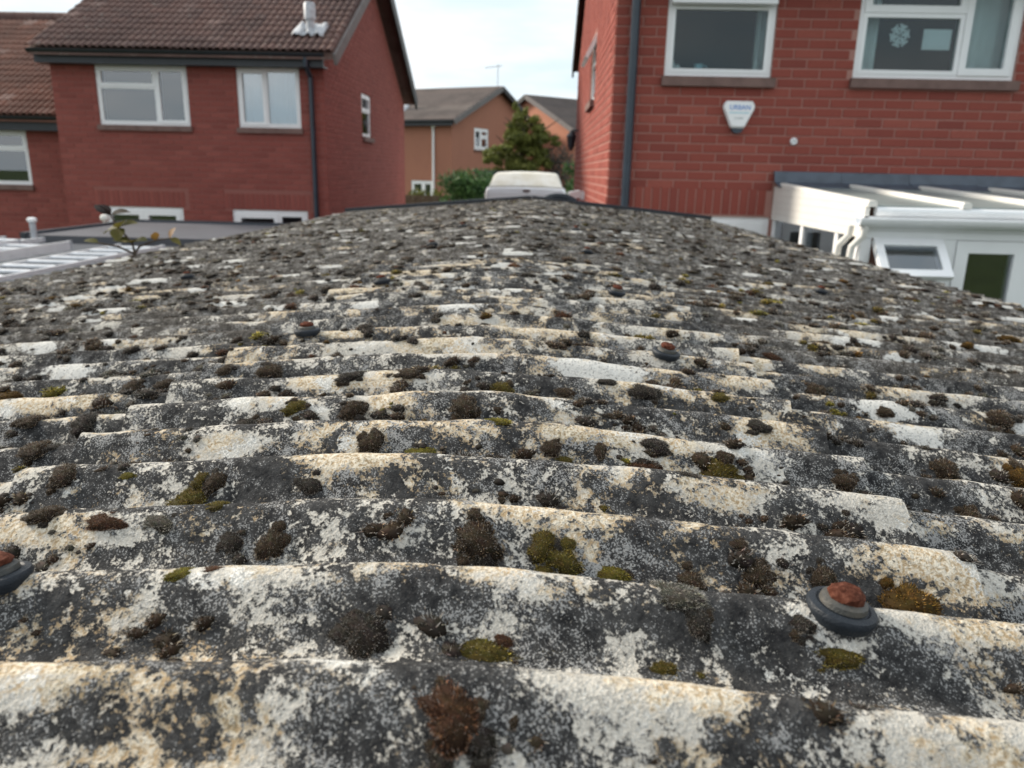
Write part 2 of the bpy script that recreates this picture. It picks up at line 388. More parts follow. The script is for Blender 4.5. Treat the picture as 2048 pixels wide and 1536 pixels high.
def sheet(name, x0, x1, y0, y1, nx, low, mat, lift0, seed, ragged=.004):
    ny = int((y1 - y0) / PIT * 18) + 1
    xs = np.linspace(x0, x1, nx); ys = np.linspace(y0, y1, ny)
    Xg, Yg = np.meshgrid(xs, ys)
    r2 = np.random.default_rng(seed)
    # slow waviness and worn edges
    def wav(sx, sy, a):
        ph = r2.uniform(0, 6.28, 6); k = r2.uniform(.5, 1.5, (6, 2))
        return a * sum(np.sin(Xg * sx * k[i, 0] + Yg * sy * k[i, 1] + ph[i]) for i in range(6)) / 3
    Zg = roof_np(Xg, Yg, low) + wav(23, 31, .0009) + wav(70, 55, .0006) + wav(150, 190, .00035)
    t = (Yg - y0) / (y1 - y0); Zg = Zg + lift0 * (1 - t)
    ex = wav(9, 60, ragged); fx = (Xg - x0) / (x1 - x0)
    Xg2 = Xg + ex * (np.clip((fx - .9) / .1, 0, 1) - np.clip((.1 - fx) / .1, 0, 1))
    V = np.stack([Xg2, Yg, Zg], -1).reshape(-1, 3)
    idx = np.arange(nx * ny).reshape(ny, nx)
    Q = np.stack([idx[:-1, :-1], idx[:-1, 1:], idx[1:, 1:], idx[1:, :-1]], -1).reshape(-1, 4)
    # a rim 6 mm deep all round
    n = len(V); rim = np.concatenate([idx[0, :], idx[1:, -1], idx[-1, -2::-1], idx[-2:0:-1, 0]])
    RV = V[rim] - np.array([0, 0, .0068]); m = len(rim); a = np.arange(m); b = (a + 1) % m
    RQ = np.stack([rim[a], n + a, n + b, rim[b]], -1)
    me = np_mesh(name, np.concatenate([V, RV]), np.concatenate([Q, RQ]), mat, True, None, 4)
    me.set_sharp_from_angle(angle=R_(50))
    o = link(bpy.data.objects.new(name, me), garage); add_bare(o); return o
CREST_PATCHES = []  # pale patches along the crest lines, keeping crests paler than troughs
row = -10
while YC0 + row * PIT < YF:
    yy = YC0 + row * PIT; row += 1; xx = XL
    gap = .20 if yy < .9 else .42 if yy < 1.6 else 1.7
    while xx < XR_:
        xx += random.uniform(.02, gap); rx = random.uniform(.03, .13); CREST_PATCHES.append((xx, yy + random.gauss(-.002, .006), rx, random.uniform(.010, .022))); xx += rx
def add_bare(o):
    me = o.data; n = len(me.vertices); co = np.zeros(n * 3, np.float32); me.vertices.foreach_get('co', co); co = co.reshape(-1, 3); v = np.full(n, 0.0, np.float32)
    for bx, by, rx, ry in BARE:
        v = np.maximum(v, 1 - np.sqrt(((co[:, 0] - bx) / rx) ** 2 + ((co[:, 1] - by) / ry) ** 2))
    me.attributes.new('bare', 'FLOAT', 'POINT').data.foreach_set('value', v)
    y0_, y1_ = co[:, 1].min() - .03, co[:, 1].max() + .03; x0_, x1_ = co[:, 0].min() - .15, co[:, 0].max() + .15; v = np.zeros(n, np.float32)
    for bx, by, rx, ry in CREST_PATCHES:
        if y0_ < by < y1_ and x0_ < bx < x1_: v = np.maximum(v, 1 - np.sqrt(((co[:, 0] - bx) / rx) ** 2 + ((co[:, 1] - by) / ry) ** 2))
    me.attributes.new('crust', 'FLOAT', 'POINT').data.foreach_set('value', v)  # holds the pale patches along the crests
W_S = PIT * 10
y = YN; k = 0
while y < YF - .05:
    y1 = min(y + W_S + PIT * .9, YF)
    cl, cr = CR_L + random.uniform(-.012, .012), CR_R + random.uniform(-.012, .012)
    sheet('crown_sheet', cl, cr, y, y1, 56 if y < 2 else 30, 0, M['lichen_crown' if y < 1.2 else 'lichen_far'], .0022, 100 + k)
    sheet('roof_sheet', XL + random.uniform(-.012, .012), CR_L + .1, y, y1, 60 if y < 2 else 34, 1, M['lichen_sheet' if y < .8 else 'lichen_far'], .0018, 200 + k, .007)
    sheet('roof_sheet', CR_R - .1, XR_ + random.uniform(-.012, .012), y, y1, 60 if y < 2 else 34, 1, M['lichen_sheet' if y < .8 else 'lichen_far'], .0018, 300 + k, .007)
    y += W_S; k += 1
# black trim along the far gable edge
for sx, xe in ((-1, XL - .03), (1, XR_ + .02)):
    a = Vector((X0, YF + .03, ridge_z(X0) + .006)); b = Vector((xe, YF + .03, ridge_z(xe) - .002))
    MB().bar(a, b, .028, .026).build('verge_trim', M['black'], garage)
# hook bolts: rubber washer, grey cap, rusty head
bolt_at = [(.141, .316), (-.246, .318), (-.272, .873), (.143, .838), (-.269, 1.322), (.131, 1.298), (-.28, 2.03), (.122, 1.90), (-.27, 2.76), (.13, 2.70), (.62, 1.72), (-.78, 1.68), (.66, .9), (-.72, .92)]
for i, (bx, by) in enumerate(bolt_at):
    yc = YC0 + PIT * round((by - YC0) / PIT)
    q = Vector((bx, yc - .002, roof_z(bx, yc) + .0005)); Z_ = 1.14; H_ = .82
    tl = Matrix.Rotation(random.uniform(-.12, .12), 3, 'X') @ Matrix.Rotation((.16 if bx > X0 else -.12) + random.uniform(-.06, .06), 3, 'Y')
    bo = MB().lathe(q, [(a_ * Z_, b_ * H_) for a_, b_ in [(.0122, -.004), (.0133, .0), (.0137, .0022), (.0130, .0042), (.0106, .0052), (.0098, .0044), (.0085, .0048)]], 28, tl).build('fixing_bolt', M['rubber'], garage, True)
    MB().lathe(q, [(a_ * Z_, b_ * H_) for a_, b_ in [(.0086, .0042), (.0093, .0050), (.0089, .0080), (.0072, .0094), (.0052, .0098)]], 24, tl).build('washer_cap', M['washer'], bo, True)
    hb = MB(); hb.lathe(q, [(a_ * Z_, b_ * H_) for a_, b_ in [(.0066, .0092), (.0072, .0104), (.0068, .0126), (.0052, .0142), (.0022, .0149)]], 14, tl)
    hb.v = [tuple(Vector(v) + Vector((random.uniform(-1, 1), random.uniform(-1, 1), random.uniform(-1, 1))) * .0008) for v in hb.v]
    hb.build('bolt_head', M['rust'], bo, True)

# moss: cushions of fine shoots
SPEC = {  # colour, hair-point amount, flatness
    'k': ((.062, .052, .042), .5, .62), 'b': ((.080, .056, .034), .45, .66), 'o': ((.135, .105, .022), .22, .6),
    'y': ((.20, .175, .030), .15, .5), 'r': ((.105, .052, .027), .25, .55), 'g': ((.12, .11, .085), .9, .5), 'q': ((.135, .078, .018), .05, .8)}
def cushion(kind, seed, rings, seg, blades, core_r=1.0):
    rs = np.random.default_rng(seed); col, hair, flat = SPEC[kind]
    V = []; T = []; BR = []
    lump = rs.uniform(0, 6.28, 8)
    def rad(th): return 1 + .16 * np.sin(2 * th + lump[0]) + .11 * np.sin(3 * th + lump[1]) + .05 * np.sin(5 * th + lump[2])
    def surf(th, ph):
        r = core_r * rad(th) * (1 + .09 * np.sin(6 * th + lump[3] + 5 * ph) + .09 * np.cos(8 * ph + 3 * th + lump[4]) + .05 * np.sin(11 * th + 9 * ph + lump[6]))
        return np.array([r * np.cos(th) * np.sin(ph), r * np.sin(th) * np.sin(ph), flat * (np.cos(ph) - .0) * (1 + .1 * np.sin(4 * th + lump[5]) * np.sin(ph)) - .05])
    V.append(surf(0, 0)); tip = [.5]; hr = [0.]
    for i in range(1, rings + 1):
        for j in range(seg):
            V.append(surf(2 * np.pi * (j + .5 * (i % 2)) / seg, (np.pi / 2 + .12) * i / rings)); tip.append(.45 - .4 * i / rings); hr.append(0.)
    for j in range(seg): T.append((0, 1 + j, 1 + (j + 1) % seg))
    for i in range(rings - 1):
        a = 1 + i * seg; b = a + seg
        for j in range(seg):
            j2 = (j + 1) % seg
            if i % 2 == 0: T += [(a + j, b + j, b + j2), (a + j, b + j2, a + j2)] 
            else: T += [(a + j, b + j, a + j2), (a + j2, b + j, b + j2)]
    for _ in range(blades):
        th = rs.uniform(0, 2 * np.pi); ph = math.acos(1 - rs.uniform(0, 1.02)); ph = min(ph, 1.62)
        p = surf(th, ph); nrm = np.array([np.cos(th) * np.sin(ph), np.sin(th) * np.sin(ph), np.cos(ph) * 1.3]); nrm /= np.linalg.norm(nrm)
        d = nrm + rs.normal(0, .35, 3); d /= np.linalg.norm(d); ln = rs.uniform(.08, .20); w = rs.uniform(.011, .024) * (1.0 if blades > 200 else 2.3 if blades > 90 else 3.6); br = math.exp(rs.normal(.1, .55 if blades > 200 else .85)); ln *= 1.0 if blades > 200 else 2.0 if blades > 90 else 1.3
        s_ = np.cross(d, rs.normal(0, 1, 3)); s_ /= np.linalg.norm(s_) + 1e-9
        n0 = len(V); p = p - nrm * .04
        V += [p - s_ * w, p + s_ * w, p + d * ln * .62 - s_ * w * .75, p + d * ln * .62 + s_ * w * .75, p + d * ln * 1.2]
        tip += [.15, .15, .9, .9, 1.]; hh = 1.0 if rs.random() < hair else 0.
        hr += [0, 0, .12 * hh, .12 * hh, .9 * hh]
        BR += [br] * 5
        if blades > 200: T += [(n0, n0 + 1, n0 + 3), (n0, n0 + 3, n0 + 2), (n0 + 2, n0 + 3, n0 + 4)]
        else:
            del V[n0 + 2:n0 + 4], tip[n0 + 2:n0 + 4], hr[n0 + 2:n0 + 4], BR[-2:]; T.append((n0, n0 + 1, n0 + 2))
    V = np.array(V); n = len(V)
    c = np.tile(np.array([*col, 1.0]), (n, 1)); c[:, :3] *= np.array([.55] * (n - len(BR)) + BR)[:, None] * rs.uniform(.85, 1.15, (n, 3))
    return V, np.array(T), c, np.array(tip), np.array(hr)
PROTO = {}
for i, kd in enumerate(SPEC):
    PROTO[kd] = []
    for s_ in range(3):
        V, T, c, tp, hr = cushion(kd, 40 * i + s_, 6, 18, 1500)
        PROTO[kd].append(np_mesh('moss_cushion', V, T, M['moss'], False, {'mc': ('FLOAT_COLOR', c), 'tip': ('FLOAT', tp), 'hair': ('FLOAT', hr)}))
cush = []   # (x, y, rx, ry, kind)
named = [(905,1400,125,110,'r'),(940,1450,110,80,'k'),(1035,1415,46,55,'b'),(730,1235,100,120,'k'),(1815,1190,112,90,'q'),(1680,1300,100,50,'o'),(1600,1225,50,60,'k'),(960,1295,165,45,'o'),(1005,1268,60,40,'r'),
 (1100,1297,80,40,'o'),(1325,1330,66,40,'o'),(1400,1343,70,24,'o'),(1360,1180,120,45,'g'),(1395,1225,60,60,'k'),(1380,1152,70,50,'b'),(1225,1140,76,36,'y'),(1085,1136,55,32,'o'),(1085,1072,58,60,'o'),(1125,1110,75,55,'o'),
 (955,1062,95,75,'b'),(965,1100,70,50,'k'),(908,1126,52,25,'y'),(815,1118,70,28,'r'),(360,1142,60,28,'y'),(430,1136,60,25,'r'),(480,1133,50,25,'o'),(545,1074,64,54,'b'),(460,1070,46,48,'k'),(380,985,75,66,'o'),
 (435,1006,50,30,'o'),(432,955,45,38,'b'),(205,1037,80,30,'r'),(320,1032,76,34,'g'),(90,1022,70,40,'b'),(130,940,66,48,'b'),(255,946,40,14,'y'),(600,917,30,12,'y'),(838,906,72,14,'y'),(70,890,66,44,'b'),
 (745,872,52,44,'b'),(1435,932,86,50,'o'),(1375,948,60,24,'k'),(1105,885,44,38,'b'),(1200,888,34,44,'b'),(1130,914,40,28,'o'),(1310,886,68,28,'k'),(1290,932,80,22,'r'),(930,802,62,46,'b'),(1005,771,44,28,'o'),
 (590,808,48,28,'o'),(705,812,52,38,'b'),(170,838,58,46,'k'),(495,842,48,38,'k'),(2035,942,45,50,'q'),(1690,956,50,34,'b'),(1515,1132,60,58,'b'),(1645,1142,58,48,'b'),(1940,1026,50,38,'b'),(1630,776,44,32,'b'),
 (1290,777,58,36,'k'),(1515,846,48,28,'k'),(205,1356,36,18,'y'),(1000,842,60,12,'y'),(1540,709,44,14,'r'),(150,610,26,12,'q'),(100,596,26,10,'q'),(1935,688,26,17,'q'),(2015,676,40,16,'q'),(620,960,60,40,'k'),
 (1215,760,40,22,'k'),(560,1300,80,20,'g'),(175,1310,70,22,'r'),(220,1312,50,18,'o'),(1700,1365,70,20,'r'),(1640,1362,40,16,'o'),(1130,780,40,20,'b'),(265,770,46,30,'b'),(330,765,40,22,'b'),(20,790,50,26,'q'),
 (60,835,56,36,'b'),(1480,1080,40,30,'b'),(820,742,60,20,'b'),(700,748,50,26,'k'),(450,735,34,22,'b'),(540,735,60,22,'b'),(1890,930,60,40,'b'),(2000,830,60,34,'b'),(1770,820,40,20,'b'),(1440,790,40,20,'o')]
for x_, y_, w_, h_, kd in named:
    q = hit(x_, y_ + h_ * .25); sc = q.y / math.cos(PITCH) / 1541
    dist = (q - Vector((0, 0, K))).dot(_f); rx = w_ * dist / 1541 / 2; ry = max(rx * .55, min(rx * 1.3, h_ * dist / 1541 / 2 * 1.25))
    cush.append((q.x, q.y, rx, ry, kd, 1))
    if w_ > 42:
        for _ in range(random.choice((2, 3, 4))):
            a = random.uniform(0, 6.28); s_ = random.uniform(.25, .6)
            cush.append((q.x + rx * .85 * math.cos(a), q.y + ry * .85 * math.sin(a), rx * s_, ry * s_, random.choice((kd, kd, 'k', 'b')), .5))
pool = list('kkkkkkkkkkkkbbbbbbbbbbgggggggory')
def rnd_cush(n, y0, y1, x0, x1, rmin, rmax):
    for _ in range(n):
        x_ = random.uniform(x0, x1); y_ = random.uniform(y0, y1)
        cl = mnoise.noise(Vector((x_ * 4.2, y_ * 4.2, 3.3)))
        if random.random() > .60 + .8 * cl: continue
        if CR_L < x_ < CR_R and y_ < 1.3 and random.random() < .35: continue
        # cushions sit a little more often in the troughs
        ph = random.random()
        if ph < .45: y_ = YC0 + PIT * (round((y_ - YC0) / PIT - .5) + .5) + random.gauss(0, .008)
        r = rmin + (rmax - rmin) * random.random() ** 2.2
        st = 1 + random.random() * .5
        cush.append((x_, y_, r * st, r, random.choice(pool) if random.random() < .985 else 'q', 0))
for _ in range(1150):     # loose colonies
    xx, yy = random.uniform(-1.0, 1.0), random.uniform(.22, 1.35); kd = random.choice(pool); n = random.choice((2, 3, 4, 6, 8)); rr = random.uniform(.0025, .0095) * (.75 + .35 * yy); ph = random.random()
    if CR_L < xx < CR_R and random.random() < .25: continue
    if ph < .5: yy = YC0 + PIT * (round((yy - YC0) / PIT - .5) + .5) + random.uniform(.006, .018)
    for _k in range(n):
        r = rr * random.uniform(.35, 1.2); cush.append((xx + random.gauss(0, rr * 1.25), yy + random.gauss(0, rr * .8), r * random.uniform(1, 1.5), r, random.choice((kd, kd, kd, 'k', 'b')), 0))
rnd_cush(2400, .5, 1.5, -1.1, 1.1, .004, .011); rnd_cush(3000, .2, 1.3, -1.1, 1.1, .0015, .0045)
rnd_cush(15000, 1.2, 2.8, XL + .02, XR_ - .02, .0035, .0140)
rnd_cush(21000, 2.8, YF - .02, XL + .02, XR_ - .02, .0040, .0160)
def cmat(c):
    x_, y_, rx, ry, kd, _n = c
    e = .004; z = roof_z(x_, y_)
    dx = (roof_z(x_ + e, y_) - roof_z(x_ - e, y_)) / (2 * e); dy = (roof_z(x_, y_ + e) - roof_z(x_, y_ - e)) / (2 * e)
    if abs(dx) > 1: dx = 0
    nrm = Vector((-dx, -dy * .6, 1)).normalized(); xx = Vector((1, 0, dx)); xx = (xx - nrm * xx.dot(nrm)).normalized(); yy = nrm.cross(xx)
    a = random.uniform(-.35, .35); ca, sa = math.cos(a), math.sin(a); flip = random.choice((-1, 1))
    ex = (xx * ca + yy * sa) * rx * flip; ey = (yy * ca - xx * sa) * ry * flip; ez = nrm * min(rx, ry) * random.uniform(.62, .95)
    p = Vector((x_, y_, z))
    return Matrix(((ex.x, ey.x, ez.x, p.x), (ex.y, ey.y, ez.y, p.y), (ex.z, ey.z, ez.z, p.z), (0, 0, 0, 1)))
def size_px(c):
    if not inframe((c[0], c[1], roof_z(c[0], c[1])), 5): return 0
    return c[2] / max(.1, c[1]) + c[5] * 9
order = sorted(range(len(cush)), key=lambda i: -size_px(cush[i]))
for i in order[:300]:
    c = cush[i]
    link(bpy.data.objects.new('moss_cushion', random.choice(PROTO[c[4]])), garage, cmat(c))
LOW = {kd: [cushion(kd, 900 + 10 * i + s_, 3, 6, 6, .95) for s_ in range(3)] for i, kd in enumerate(SPEC)}
MID = {kd: [cushion(kd, 1900 + 10 * i + s_, 3, 7, 130, .74) for s_ in range(4)] for i, kd in enumerate(SPEC)}
AV, AT, AC, ATP, AH = [], [], [], [], []; off = 0
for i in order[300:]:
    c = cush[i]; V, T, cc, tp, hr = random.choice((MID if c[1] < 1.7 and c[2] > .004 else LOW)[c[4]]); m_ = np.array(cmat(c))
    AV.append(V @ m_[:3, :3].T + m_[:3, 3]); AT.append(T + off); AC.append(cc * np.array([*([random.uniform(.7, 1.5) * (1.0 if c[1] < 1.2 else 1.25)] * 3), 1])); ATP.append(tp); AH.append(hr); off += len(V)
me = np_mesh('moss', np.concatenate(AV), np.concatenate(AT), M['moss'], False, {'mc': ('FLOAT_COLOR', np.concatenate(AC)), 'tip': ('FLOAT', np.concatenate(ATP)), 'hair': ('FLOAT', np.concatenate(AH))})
tag(link(bpy.data.objects.new('moss', me), garage), kind='stuff')

# ------------------------------------------------------------------ building kit
BR_L, BR_H, JT, CRS = .215, .065, .010, .075
_bm = {}
def brick_mesh(l, h, m):
    key = (round(l, 3), round(h, 3), m.name)
    if key not in _bm:
        c = .004; d = .006
        P = [(0, 0, -.02), (l, 0, -.02), (l, h, -.02), (0, h, -.02), (0, 0, d - c), (l, 0, d - c), (l, h, d - c), (0, h, d - c), (c, c, d), (l - c, c, d), (l - c, h - c, d), (c, h - c, d)]
        fs = [(8, 9, 10, 11)] + [(4 + i, 4 + (i + 1) % 4, 8 + (i + 1) % 4, 8 + i) for i in range(4)] + [(i, (i + 1) % 4, 4 + (i + 1) % 4, 4 + i) for i in range(4)]
        _bm[key] = MB().add(P, fs).mesh('brick', m)
    return _bm[key]
def brickwork(wall, fr, W, v0, v1, openings, mat, single=None, top=None, soldiers=()):
    """lay stretcher bond; single(P) says whether a brick is an object of its own, the rest are one part"""
    cand = []
    n = int((v1 - v0) / CRS)
    blocks = list(openings) + [(a, b, c, c + .215 + JT) for a, b, c in soldiers]
    for r in range(n):
        a = v0 + r * CRS; b = a + BR_H
        cuts = [(o[0], o[1]) for o in blocks if o[2] < b - .01 and o[3] > a + .01]
        u = -(.1125 if r % 2 else 0)
        while u < W:
            s, e = max(u, 0), min(u + BR_L, W); segs = [(s, e)]
            for c0, c1 in cuts:
                segs = [q for (p0, p1) in segs for q in ((p0, min(p1, c0 - .004)), (max(p0, c1 + .004), p1)) if q[1] - q[0] > .035]
            for p0, p1 in segs:
                if p1 - p0 > .035 and (top is None or min(top(p0), top(p1)) > b): cand.append((p0, a, p1 - p0, BR_H))
            u += BR_L + JT
    for (s, e, v) in soldiers:
        u = s
        while u + BR_H <= e + .001: cand.append((u, v + JT, BR_H, BR_L)); u += CRS
    solo, rest = [], []
    for c in cand:
        P = fr.p(c[0] + c[2] / 2, c[1] + c[3] / 2)
        (solo if single and single(P) else rest).append(c)
    solo.sort(key=lambda c: (Vector(fr.p(c[0], c[1])) - Vector((0, 0, K))).length); rest += solo[300:]; solo = solo[:300]
    for c in solo:
        m_ = fr.mat(c[0], c[1], random.uniform(-.0012, .0015)) @ Matrix.Rotation(random.gauss(0, .003), 4, 'Z')
        link(bpy.data.objects.new('brick', brick_mesh(c[2], c[3], mat)), wall, m_)
    mb = MB()
    for c in rest:
        w = .006 + random.uniform(-.0012, .0015); k_ = .004
        P = [fr.p(c[0], c[1], -.01), fr.p(c[0] + c[2], c[1], -.01), fr.p(c[0] + c[2], c[1] + c[3], -.01), fr.p(c[0], c[1] + c[3], -.01),
             fr.p(c[0] + k_, c[1] + k_, w), fr.p(c[0] + c[2] - k_, c[1] + k_, w), fr.p(c[0] + c[2] - k_, c[1] + c[3] - k_, w), fr.p(c[0] + k_, c[1] + c[3] - k_, w)]
        mb.add(P, [(4, 5, 6, 7), (0, 1, 5, 4), (1, 2, 6, 5), (2, 3, 7, 6), (3, 0, 4, 7)], random.random() * .98 + .01)
    if rest: tag(mb.build('brickwork', mat, wall, fix=False), kind='stuff')
def core(mb, fr, W, v0, v1, openings, th=.2, s=0):
    us = sorted({s, W - s, *[o[0] for o in openings], *[o[1] for o in openings]}); vs = sorted({v0, v1, *[o[2] for o in openings], *[o[3] for o in openings]})
    us = [u for u in us if s <= u <= W - s]; vs = [v for v in vs if v0 <= v <= v1]
    for i in range(len(us) - 1):
        for j in range(len(vs) - 1):
            um, vm = (us[i] + us[i + 1]) / 2, (vs[j] + vs[j + 1]) / 2
            if any(o[0] < um < o[1] and o[2] < vm < o[3] for o in openings): continue
            P = [fr.p(u, v, w) for w in (-th, 0) for v in (vs[j], vs[j + 1]) for u in (us[i], us[i + 1])]
            mb.add(P, [(0, 2, 3, 1), (4, 5, 7, 6), (0, 1, 5, 4), (2, 6, 7, 3), (0, 4, 6, 2), (1, 3, 7, 5)])
def curtain_mesh(fr, u0, u1, v0, v1, w, folds=14, amp=.02):
    mb = MB(); n = folds * 6; P = []
    for i in range(n + 1):
        u = u0 + (u1 - u0) * i / n; ww = w + amp * math.sin(i / n * folds * 2 * math.pi + .6 * math.sin(i * .37)) * (.7 + .3 * math.sin(i * .21))
        P += [fr.p(u, v0, ww * 1.0), fr.p(u, v1, w + (ww - w) * .6), fr.p(u, v0, ww - .004), fr.p(u, v1, w + (ww - w) * .6 - .004)]
    fs = []
    for i in range(n):
        a = 4 * i; fs += [(a, a + 4, a + 5, a + 1), (a + 2, a + 3, a + 7, a + 6), (a, a + 2, a + 6, a + 4), (a + 1, a + 5, a + 7, a + 3)]
    mb.add(P, fs); return mb
def window(house, fr, u0, u1, v0, v1, cells=((0, 1, 0, 1),), sill=True, t=.045, sash=(), curtains=(), blind=None, w=-.02, opened=None, sillmat='sill', gl='glass'):
    """frame with a cell per light; cells in fractions of the opening"""
    mb = MB(); mb.ring(fr, u0 + .002, u1 - .002, v0 + .002, v1 - .002, t * .75, w - .06, w)
    du, dv = u1 - u0, v1 - v0; panes = []
    for i, (a, b, c, d) in enumerate(cells):
        if opened is not None and i == opened[0]: continue
        m_ = t * .75 * .9
        p0, p1, q0, q1 = u0 + m_ + (du - 2 * m_) * a, u0 + m_ + (du - 2 * m_) * b, v0 + m_ + (dv - 2 * m_) * c, v0 + m_ + (dv - 2 * m_) * d
        pr = .012 if i in sash else .004
        mb.ring(fr, p0 + .001, p1 - .001, q0 + .001, q1 - .001, t if i in sash else t * .6, w - .045, w + pr)
        tt = t if i in sash else t * .6
        panes.append((p0 + tt - .004, p1 - tt + .004, q0 + tt - .004, q1 - tt + .004))
    win = mb.build('window', M['upvc'], house)
    for p in panes: MB().box(fr, *p, w - .03, w - .018).build('pane', M[gl], win)
    if sill: MB().box(fr, u0 - .02, u1 + .03, v0 - .075, v0 - .001, -.08, .055).build('sill', M[sillmat], win)
    for (a, b) in curtains: curtain_mesh(fr, u0 + du * a, u0 + du * b, v0 + .02, v1 - .03, w - .16, max(3, int((b - a) * du * 9))).build('curtain', M['curtain'], win, True)
    if blind:
        a, b, c, d, step = blind; v = v0 + dv * c
        mb = MB()
        while v < v0 + dv * d:
            mb.bar(fr.p(u0 + du * a, v, w - .10), fr.p(u0 + du * b, v, w - .10), step * .47, .0012, up=(fr.N * .75 + Vector((0, 0, 1))).normalized()); v += step
        mb.build('blind', M['blind'], win)
    return win
def tile_proto(wd, ln, m):
    P = []; n = 10; th = .014
    for (yy, zz) in ((0, .016), (ln, 0.)):
        for i in range(n + 1):
            s = i / n; P.append((wd * s, yy, zz + .036 * (abs(math.sin(math.pi * 2 * s)) ** .8) * (1 if yy == 0 else .9)))
    for i in range(n + 1): q = P[i]; P.append((q[0], 0, q[2] - th))
    fs = [(i, i + 1, n + 2 + i, n + 1 + i) for i in range(n)] + [(2 * n + 2 + i, 2 * n + 3 + i, i + 1, i) for i in range(n)]
    return MB().add(P, fs).mesh('roof_tile', m, False)
def tiled_slope(house, roof, O, U, S, nu, nr, wd, ga, m, cap=300):
    """O eaves start, U along the eaves, S up the slope (unit vectors)"""
    me = tile_proto(wd, ga + .05, m); O, U, S = Vector(O), Vector(U).normalized(), Vector(S).normalized(); Nn = U.cross(S)
    R3 = Matrix(((U.x, S.x, Nn.x), (U.y, S.y, Nn.y), (U.z, S.z, Nn.z)))
    mats = []
    for r in range(nr):
        for i in range(nu):
            p = O + U * (wd * i + random.gauss(0, .0015)) + S * (ga * r + random.gauss(0, .002)) + Nn * (.012 + random.gauss(0, .0015))
            m4 = R3.to_4x4(); m4.translation = p; mats.append((m4 @ Matrix.Rotation(random.gauss(0, .006), 4, 'Z'), p))
    vis = [q for q in mats if inframe(q[1], 25)]; rest = [q for q in mats if not inframe(q[1], 25)]
    vis.sort(key=lambda q: q[1].y); rest += vis[cap:]; vis = vis[:cap]
    for m4, p in vis: link(bpy.data.objects.new('roof_tile', me), roof, m4)
    if rest:
        n = len(me.vertices); co = np.zeros(n * 3, np.float32); me.vertices.foreach_get('co', co); co = co.reshape(-1, 3)
        q4 = np.array([p.vertices[:] for p in me.polygons]); V, T, A = [], [], []
        for i, (m4, p) in enumerate(rest):
            a = np.array(m4); V.append(co @ a[:3, :3].T + a[:3, 3]); T.append(q4 + n * i); A.append(np.full(n, random.random() * .98 + .01))
        tag(link(bpy.data.objects.new('tiling', np_mesh('tiling', np.concatenate(V), np.concatenate(T), m, False, {'bv': ('FLOAT', np.concatenate(A))}, 4)), roof), kind='stuff')
def gutter(house, A, B, m, r=.055):
    A, B = Vector(A), Vector(B); d = (B - A).normalized(); sx = d.cross(Vector((0, 0, 1))); mb = MB(); P = []; n = 10
    for q in (A, B):
        for rr in (r, r - .006):
            P += [q + sx * rr * math.cos(math.pi + math.pi * k / n) + Vector((0, 0, rr * math.sin(math.pi + math.pi * k / n))) for k in range(n + 1)]
    s = n + 1; fs = []
    for k in range(n): fs += [(k, k + 1, 2 * s + k + 1, 2 * s + k), (s + k, 3 * s + k, 3 * s + k + 1, s + k + 1), (k, s + k, s + k + 1, k + 1), (2 * s + k, 2 * s + k + 1, 3 * s + k + 1, 3 * s + k)]
    fs += [(0, 2 * s, 3 * s, s), (n, s + n, 3 * s + n, 2 * s + n)]
    mb.add(P, fs); return mb.build('gutter', m, house, True)

# ------------------------------------------------------------------ left house
def two_slope_roof(house, x0, x1, ye0, ye1, ze, tan, th=.09, mat='tile'):
    """closed roof slab over a house with its ridge along x; returns ridge (y, z)"""
    yr = (ye0 + ye1) / 2; zr = ze + tan * (yr - ye0)
    poly = [(x0, ye0, ze), (x0, yr, zr), (x0, ye1, ze), (x0, ye1, ze - th), (x0, yr, zr - th), (x0, ye0, ze - th)]
    n = 6; mb = MB(); P = [Vector(q) for q in poly] + [Vector((x1, q[1], q[2])) for q in poly]
    mb.add(P, [(0, 1, 4, 5), (1, 2, 3, 4), (6 + 5, 6 + 4, 6 + 1, 6 + 0), (6 + 4, 6 + 3, 6 + 2, 6 + 1)] + [(i, (i + 1) % n, (i + 1) % n + 6, i + 6) for i in range(n)])
    return mb.build('roof', M[mat], house), yr, zr
TP = .55; SL = Vector((0, 1, TP)).normalized()
LX0, LX1, LY0, LY1 = -6.93, -3.054, 11.4, 18.0
LE = K + 1.44                 # eaves level
lh = thing('house', 'dull red brick house on the left with brown tiled roof and black gutter', 'house', ((LX0 + LX1) / 2, LY0, 0))
fr = F((LX0, LY0, 0), (1, 0, 0), (0, -1, 0)); Wd = LX1 - LX0
op = [(.63, 1.94, K + .53, K + 1.33), (2.64, 3.53, K + .53, K + 1.33), (.52, 1.72, K - 1.75, K - .61), (2.45, 3.56, K - 1.95, K - .615)]
fg = F((LX1, LY0, 0), (0, 1, 0), (1, 0, 0)); opg = [(2.36, 3.1, K + .53, K + 1.24)]
wm = MB(); core(wm, fr, Wd, 0, LE - .02, op)
core(wm, F((LX1, LY0 + .2, 0), (0, 1, 0), (1, 0, 0)), LY1 - LY0 - .2, 0, LE - .02, [(o[0] - .2, o[1] - .2, o[2], o[3]) for o in opg])
wm.box(IDF, LX0, LX0 + .2, 0, LE - .02, -LY1, -(LY0 + .2)); wm.box(IDF, LX0 + .2, LX1 - .2, 0, LE - .02, -LY1, -(LY1 - .2))
ym = (LY0 + LY1) / 2
for xx in (LX1 - .2, LX0): wm.prism([(xx, LY0 + .02, LE - .02), (xx, LY1 - .02, LE - .02), (xx, ym, LE - .02 + TP * (ym - LY0 - .02))], (.2, 0, 0))
wl = wm.build('wall', M['mortar_l'], lh)
brickwork(wl, fr, Wd, .3, LE - .05, op, M['brick_l'], None, None, [(.42, 1.82, K - .61 + .005), (2.35, 3.66, K - .615 + .005)])
